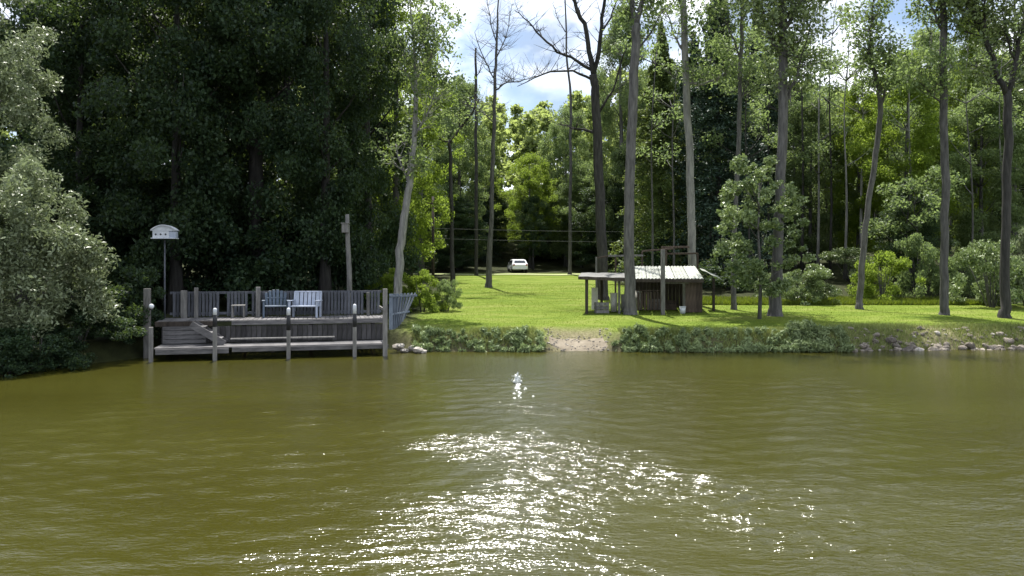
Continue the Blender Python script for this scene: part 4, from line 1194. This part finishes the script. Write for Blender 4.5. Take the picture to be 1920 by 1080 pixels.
for xx in (-0.28, -0.10, 0.08):
    MB().tube([(xx, -0.165, zc + 0.17), (xx, -0.176, zc + 0.17)], [0.035, 0.035], 10).build('entrance_hole', M['black_rubber'], e)

# leaning grey post with a box
d = 31.5
bp_ = at(656, 560, d); bz = gz(bp_.x, d)
e = empty('leaning_post', (bp_.x, d, bz), 'leaning weathered grey post with a small box near its top behind the deck', 'post')
o0 = Vector((bp_.x, d, bz))
MB().tube([Vector((0, 0, -0.2)), at(655, 510, d) - o0, at(652, 450, d) - o0, at(651, 402, d) - o0], [0.11, 0.10, 0.09, 0.075], 9).build('pole', M['wood_post'], e, True)
MB().box(at(649, 428, d) - Vector((0, 0.13, 0)) - o0, (0.26, 0.18, 0.36)).build('box', M['wood_post'], e, bevel=0.01)
MB().box(at(649, 419, d) - Vector((0, 0.13, 0)) - o0, (0.32, 0.26, 0.035)).build('box_roof', M['wood_post'], e, bevel=0.004)

# ------------------------------------------------------------------ shed
SDp = 37.0
so = Vector((X(1220, SDp), SDp, gz(X(1220, SDp), SDp)))
shed = empty('open_shed', so, 'low open wooden shed with pale roof sheets under the tall trunks', 'shed')
def sp_(px, py, d): return at(px, py, d) - so
def sbar(name, a, b_, wx, wy, mat):
    return MB().bar(a, b_, wx, wy).build(name, M[mat], shed, bevel=0.006)
def spost(px, top, d, w_, mat='wood_brown', name='post', bottom=None):
    x = X(px, d); z0 = gz(x, d) - so.z - 0.1 if bottom is None else (at(px, bottom, d).z - so.z)
    zt = at(px, top, d).z - so.z
    return MB().box((x - so.x, d - so.y, (z0 + zt) / 2), (w_, w_, zt - z0)).build(name, M[mat], shed, bevel=0.008)
# pale roof, four sheets sloping to the viewer
def sheet(p00, p10, p11, p01, mat, name='roof_sheet', n=8, amp=0.018, th=0.02):
    vs = []; fs = []
    for i in range(n + 1):
        t = i / n
        a = p00.lerp(p10, t); c = p01.lerp(p11, t)
        z = amp * (1 if i % 2 else -1)
        for q in (a, c): vs.append(q + Vector((0, 0, z)))
        for q in (a, c): vs.append(q + Vector((0, 0, z - th)))
    for i in range(n):
        b0 = i * 4; b1 = b0 + 4
        fs += [(b0, b1, b1 + 1, b0 + 1), (b0 + 2, b0 + 3, b1 + 3, b1 + 2), (b0, b0 + 2, b1 + 2, b1), (b0 + 1, b1 + 1, b1 + 3, b0 + 3)]
    fs += [(0, 1, 3, 2), (n * 4, n * 4 + 2, n * 4 + 3, n * 4 + 1)]
    return MB().add(vs, fs).build(name, M[mat], shed)
nsh = 5
for k in range(nsh):
    t0, t1 = k / nsh + 0.004, (k + 1) / nsh - 0.004
    f0, f1 = sp_(1186, 522, 35.9), sp_(1320, 522, 35.9)
    b0, b1 = sp_(1186, 499, 39.0), sp_(1304, 499, 39.0)
    sheet(f0.lerp(f1, t0), f0.lerp(f1, t1), b0.lerp(b1, t1), b0.lerp(b1, t0), 'roof_pale')
sheet(sp_(1316, 506, 37.4), sp_(1354, 524, 37.0), sp_(1348, 519, 38.6), sp_(1312, 502, 38.9), 'roof_pale', 'side_roof', 4)
sheet(sp_(1084, 518, 35.6), sp_(1180, 521, 35.6), sp_(1180, 512, 38.6), sp_(1090, 511, 38.6), 'roof_grey', 'flat_roof', 6, 0.01, 0.08)
sbar('fascia', sp_(1084, 521, 35.55), sp_(1184, 525, 35.55), 0.04, 0.14, 'wood_dark')
sbar('fascia', sp_(1186, 526, 35.85), sp_(1320, 527, 35.85), 0.04, 0.14, 'wood_dark')
for px, tp, d, w_, mt in ((1100, 520, 35.8, 0.13, 'wood_dark'), (1161, 524, 36.0, 0.10, 'wood_post'), (1338, 521, 37.4, 0.11, 'wood_dark'), (1128, 518, 38.4, 0.12, 'wood_dark'),
                          (1283, 528, 37.6, 0.14, 'bucket_pale'), (1185, 524, 38.6, 0.12, 'wood_dark'), (1310, 524, 38.6, 0.12, 'wood_dark')):
    spost(px, tp, d, w_, mt)
spost(1243, 468, 35.6, 0.17, 'wood_post')
# brown boarded wall at the right end
wb = MB().box((0, 0, 0), (0.15, 0.04, 1.36)).mesh('wall_board', M['wood_brown'], bevel=0.004)
for k in range(5):
    x = X(1291, 36.2) + k * 0.152 - so.x - 0.06
    link_mesh('wall_board', wb, None, shed, (x, 36.2 - so.y, 0.66))
sw = MB().box((0, 0, 0), (0.04, 0.155, 1.36)).mesh('wall_board', M['wood_brown'], bevel=0.004)
for k in range(15):
    link_mesh('wall_board', sw, None, shed, (X(1309, 36.2) - so.x + 0.03, 36.3 + k * 0.16 - so.y, 0.66))
# back wall boards, dark, with gaps
bb = MB().box((0, 0, 0), (0.17, 0.03, 1.5)).mesh('back_board', M['wood_dark'], bevel=0.004)
for k in range(18):
    link_mesh('back_board', bb, None, shed, (X(1188, 38.9) + k * 0.178 - so.x, 38.9 - so.y, 0.72))
# slatted front screen
ss = MB().box((0, 0, 0), (0.09, 0.03, 0.82)).mesh('screen_slat', M['wood_brown'], bevel=0.004)
for k in range(8):
    link_mesh('screen_slat', ss, None, shed, (X(1197, 36.3) + k * 0.145 - so.x, 36.3 - so.y, 0.48))
sbar('screen_rail', sp_(1192, 545, 36.33), sp_(1243, 545, 36.33), 0.07, 0.05, 'wood_brown')
sbar('lintel', sp_(1245, 530, 36.2), sp_(1292, 530, 36.2), 0.05, 0.10, 'wood_post')
# timber frame standing above and behind the roof
def fbar(a, b_, w_, mat, name='frame_beam'): return sbar(name, a, b_, w_ * 0.75, w_ * 0.75, mat)
fr = 40.4
fbar(sp_(1140, 480, fr), sp_(1206, 479, fr), 0.12, 'wood_post'); fbar(sp_(1204, 471, fr + .1), sp_(1262, 466, fr + .1), 0.12, 'wood_brown')
fbar(sp_(1240, 464, fr + .3), sp_(1292, 463, fr + .3), 0.14, 'wood_brown'); fbar(sp_(1244, 476, fr), sp_(1308, 475, fr), 0.12, 'wood_brown')
for px, tp in ((1118, 482), (1154, 482), (1204, 472), (1249, 466), (1308, 474)):
    spost(px, tp, fr, 0.085, 'wood_brown' if px != 1118 else 'wood_post', 'frame_post')
fbar(sp_(1118, 484, fr), sp_(1142, 480, fr), 0.09, 'wood_brown')
# things kept in the shed
def bucket(px, d, r, h, mat, label, name='bucket', cat='bucket', lid=True):
    x = X(px, d); e = empty(name, (x, d, gz(x, d)), label, cat)
    MB().tube([(0, 0, 0), (0, 0, h)], [r * 0.85, r], 14).build('body', M[mat], e, True)
    MB().tube([(0, 0, h - 0.02), (0, 0, h + 0.02)], [r * 1.06, r * 1.06], 14).build('rim', M[mat], e, True)
bucket(1280, 36.0, 0.14, 0.30, 'white_paint', 'small white bucket at the foot of the brown shed wall')
bucket(1151, 37.2, 0.17, 0.85, 'bucket_pale', 'pale upright drum under the flat grey roof', 'drum', 'drum')
bucket(1197, 37.6, 0.16, 0.9, 'bucket_pale', 'pale drum behind the slatted screen of the shed', 'drum', 'drum')
bucket(1170, 36.8, 0.15, 0.8, 'roof_grey', 'grey drum beside the tallest trunk at the shed', 'drum', 'drum')
def crate(px, d, w_, h, mat, label, name='crate', zoff=0.0, parts=3):
    x = X(px, d); e = empty(name, (x, d, gz(x, d) + zoff), label, 'crate', random.uniform(-.2, .2))
    for k in range(parts):
        hh = h / parts
        MB().box((0, -w_ * 0.4, hh * (k + 0.5)), (w_, 0.02, hh * 0.8)).build('slat', M[mat], e)
        MB().box((0, w_ * 0.4, hh * (k + 0.5)), (w_, 0.02, hh * 0.8)).build('slat', M[mat], e)
        for s in (-1, 1): MB().box((s * w_ * 0.5, 0, hh * (k + 0.5)), (0.02, w_ * 0.8, hh * 0.8)).build('slat', M[mat], e)
    for s in (-1, 1):
        for q in (-1, 1): MB().box((s * w_ * 0.46, q * w_ * 0.36, h / 2), (0.04, 0.04, h)).build('corner_post', M[mat], e)
crate(1128, 36.3, 0.6, 0.5, 'wood_post', 'pale slatted crate under the left end of the flat grey roof')
crate(1257, 37.4, 0.5, 0.45, 'wood_brown', 'brown crate inside the shed opening')
crate(1226, 37.6, 0.55, 0.5, 'wood_post', 'pale crate behind the slatted shed screen')
# upright pale board on the left
o = MB().box((0, 0, 0.72), (0.30, 0.05, 1.05)).build('board', M['bucket_pale'], bevel=0.006)
x = X(1115, 38.0); o.location = (x, 38.0, gz(x, 38.0) - 0.15); tag(o, 'pale yellowish board standing upright under the flat grey roof', 'board')

# ------------------------------------------------------------------ white car beyond the lawn
def car():
    d = 78.3; x = X(970, d); z = gz(x, d)
    e = empty('parked_car', (x, d, z), 'small white car parked just beyond the pale path at the lawn end', 'car', 0.15)
    e.scale = (0.85, 0.85, 0.85)
    prof = [(-2.1, 0.35), (-2.12, 0.85), (-1.95, 1.0), (-1.5, 1.42), (-0.3, 1.50), (0.6, 1.42), (1.25, 0.98), (2.0, 0.85), (2.1, 0.60), (2.1, 0.35)]
    def ext(pr, hw, tuck):
        vs = []
        for s in (-1, 1):
            for (yy, zz) in pr:
                k = hw * (1 - tuck * max(0, zz - 0.95) / 0.55)
                vs.append((s * k, yy, zz))
        n = len(pr)
        return vs, [tuple(range(n)), tuple(reversed(range(n, 2 * n)))] + [(i, i + n, (i + 1) % n + n, (i + 1) % n) for i in range(n)]
    vs, fs = ext(prof, 0.88, 0.22)
    MB().add(vs, fs).build('body', M['car_paint'], e, bevel=0.03)
    # rear window, windscreen, side windows
    MB().add([(-0.66, -1.90, 1.05), (0.66, -1.90, 1.05), (0.58, -1.58, 1.36), (-0.58, -1.58, 1.36)], [(0, 1, 2, 3)]).build('rear_window', M['glass_dark'], e)
    MB().add([(-0.7, 1.19, 1.05), (0.7, 1.19, 1.05), (0.62, 0.70, 1.40), (-0.62, 0.70, 1.40)], [(0, 1, 2, 3)]).build('windscreen', M['glass_dark'], e)
    for s in (-1, 1):
        MB().add([(s * 0.865, -1.5, 1.02), (s * 0.865, 0.95, 1.02), (s * 0.755, 0.5, 1.38), (s * 0.755, -1.3, 1.38)], [(0, 1, 2, 3)]).build('side_window', M['glass_dark'], e)
        MB().box((s * 0.72, -2.13, 0.86), (0.22, 0.04, 0.16)).build('tail_light', M['red_lens'], e)
        for yy in (-1.35, 1.35):
            w_ = MB().tube([(s * 0.70, yy, 0.32), (s * 0.90, yy, 0.32)], [0.32, 0.32], 18).build('wheel', M['black_rubber'], e, True)
            MB().tube([(s * 0.895, yy, 0.32), (s * 0.905, yy, 0.32)], [0.19, 0.19], 14).build('rim', M['roof_grey'], w_)
    MB().box((0, -2.15, 0.45), (1.6, 0.10, 0.2)).build('bumper', M['car_paint'], e, bevel=0.02)
car()

# ------------------------------------------------------------------ utility poles and wires
PZ = []
for px, d in ((812, 58), (1392, 61)):
    x = X(px, d); z = gz(x, d)
    e = empty('utility_pole', (x, d, z), 'wooden wire pole hidden among the trees %s' % ('left of the far lawn' if px < 900 else 'behind the leafy sapling'), 'pole')
    MB().tube([(0, 0, -0.3), (0, 0, 6.4)], [0.12, 0.09], 8).build('pole', M['wood_dark'], e, True)
    MB().box((0, -0.11, 5.9), (0.9, 0.08, 0.1)).build('crossarm', M['wood_dark'], e)
    PZ.append((x, d))
for py, nm in ((428, 'upper'), (447, 'lower')):
    a = at(812, py, 57.8); b_ = at(1392, py + 6, 60.8)
    pts = []
    for k in range(17):
        t = k / 16; p = a.lerp(b_, t); p.z -= 0.12 * 4 * t * (1 - t); pts.append(p)
    o = MB().tube(pts, [0.016] * 17, 5).build('overhead_wire', M['wire'])
    tag(o, '%s of the two thin wires crossing above the far lawn' % nm, 'wire')

# ------------------------------------------------------------------ splash on the pond
e = empty('water_splash', (RIPPLE[0], RIPPLE[1], 0.0), 'small white splash breaking the pond surface in the middle', 'splash')
rg = np.random.default_rng(66)
bm = bmesh.new()
for (cx, cy, cz, r_, hz) in ((0, 0, 0.06, 0.075, 1.3), (-0.03, 0.02, 0.15, 0.05, 1.5), (0.035, 0, 0.12, 0.045, 1.6), (0.0, 0, 0.22, 0.03, 1.7), (0.06, 0.03, 0.05, 0.05, 1.0), (-0.07, 0, 0.04, 0.045, 0.9)):
    g = bmesh.ops.create_icosphere(bm, subdivisions=2, radius=r_)
    for v in g['verts']:
        v.co *= 1 + 0.6 * mnoise.noise(v.co * 25 + Vector((cx * 50, 1, 2)))
        v.co = Vector((v.co.x + cx, v.co.y + cy, v.co.z * hz + cz))
me = bpy.data.meshes.new('spout'); bm.to_mesh(me); bm.free(); me.polygons.foreach_set('use_smooth', [True] * len(me.polygons))
link_mesh('spout', me, M['splash'], e)
b = MB()
for k in range(36):  # white flecks imitate the glint trailing from the splash towards the camera
    t = rg.uniform(0, 1) ** 1.3
    cx = 0.10 * t + rg.normal() * (0.05 + 0.10 * t); cy = -0.15 - 2.2 * t
    w_, l_ = rg.uniform(0.015, 0.045), rg.uniform(0.03, 0.08)
    n_ = 7; pts = [(cx + w_ * math.cos(6.283 * i / n_) * rg.uniform(.6, 1.3), cy + l_ * math.sin(6.283 * i / n_) * rg.uniform(.6, 1.3), 0.0) for i in range(n_)]
    zt = float(pond_height(np.array([RIPPLE[0] + cx]), np.array([RIPPLE[1] + cy]))[0][0]) + 0.012
    b.add([(p[0], p[1], zt - 0.012) for p in pts] + [(cx, cy, zt + 0.012)], [(i, (i + 1) % n_, n_) for i in range(n_)])
tag(b.build('glint_flecks', M['splash'], e), kind='stuff')
b = MB()
for k in range(60):
    r = abs(rg.normal()) * 0.10; a = rg.uniform(0, 6.28); s = rg.uniform(0.008, 0.022)
    b.box((r * math.cos(a), r * math.sin(a), rg.uniform(0.02, 0.30) * (1 - r * 2)), (s, s, s * 1.4), Matrix.Rotation(a, 3, 'Y'))
tag(b.build('droplets', M['splash'], e), kind='stuff')
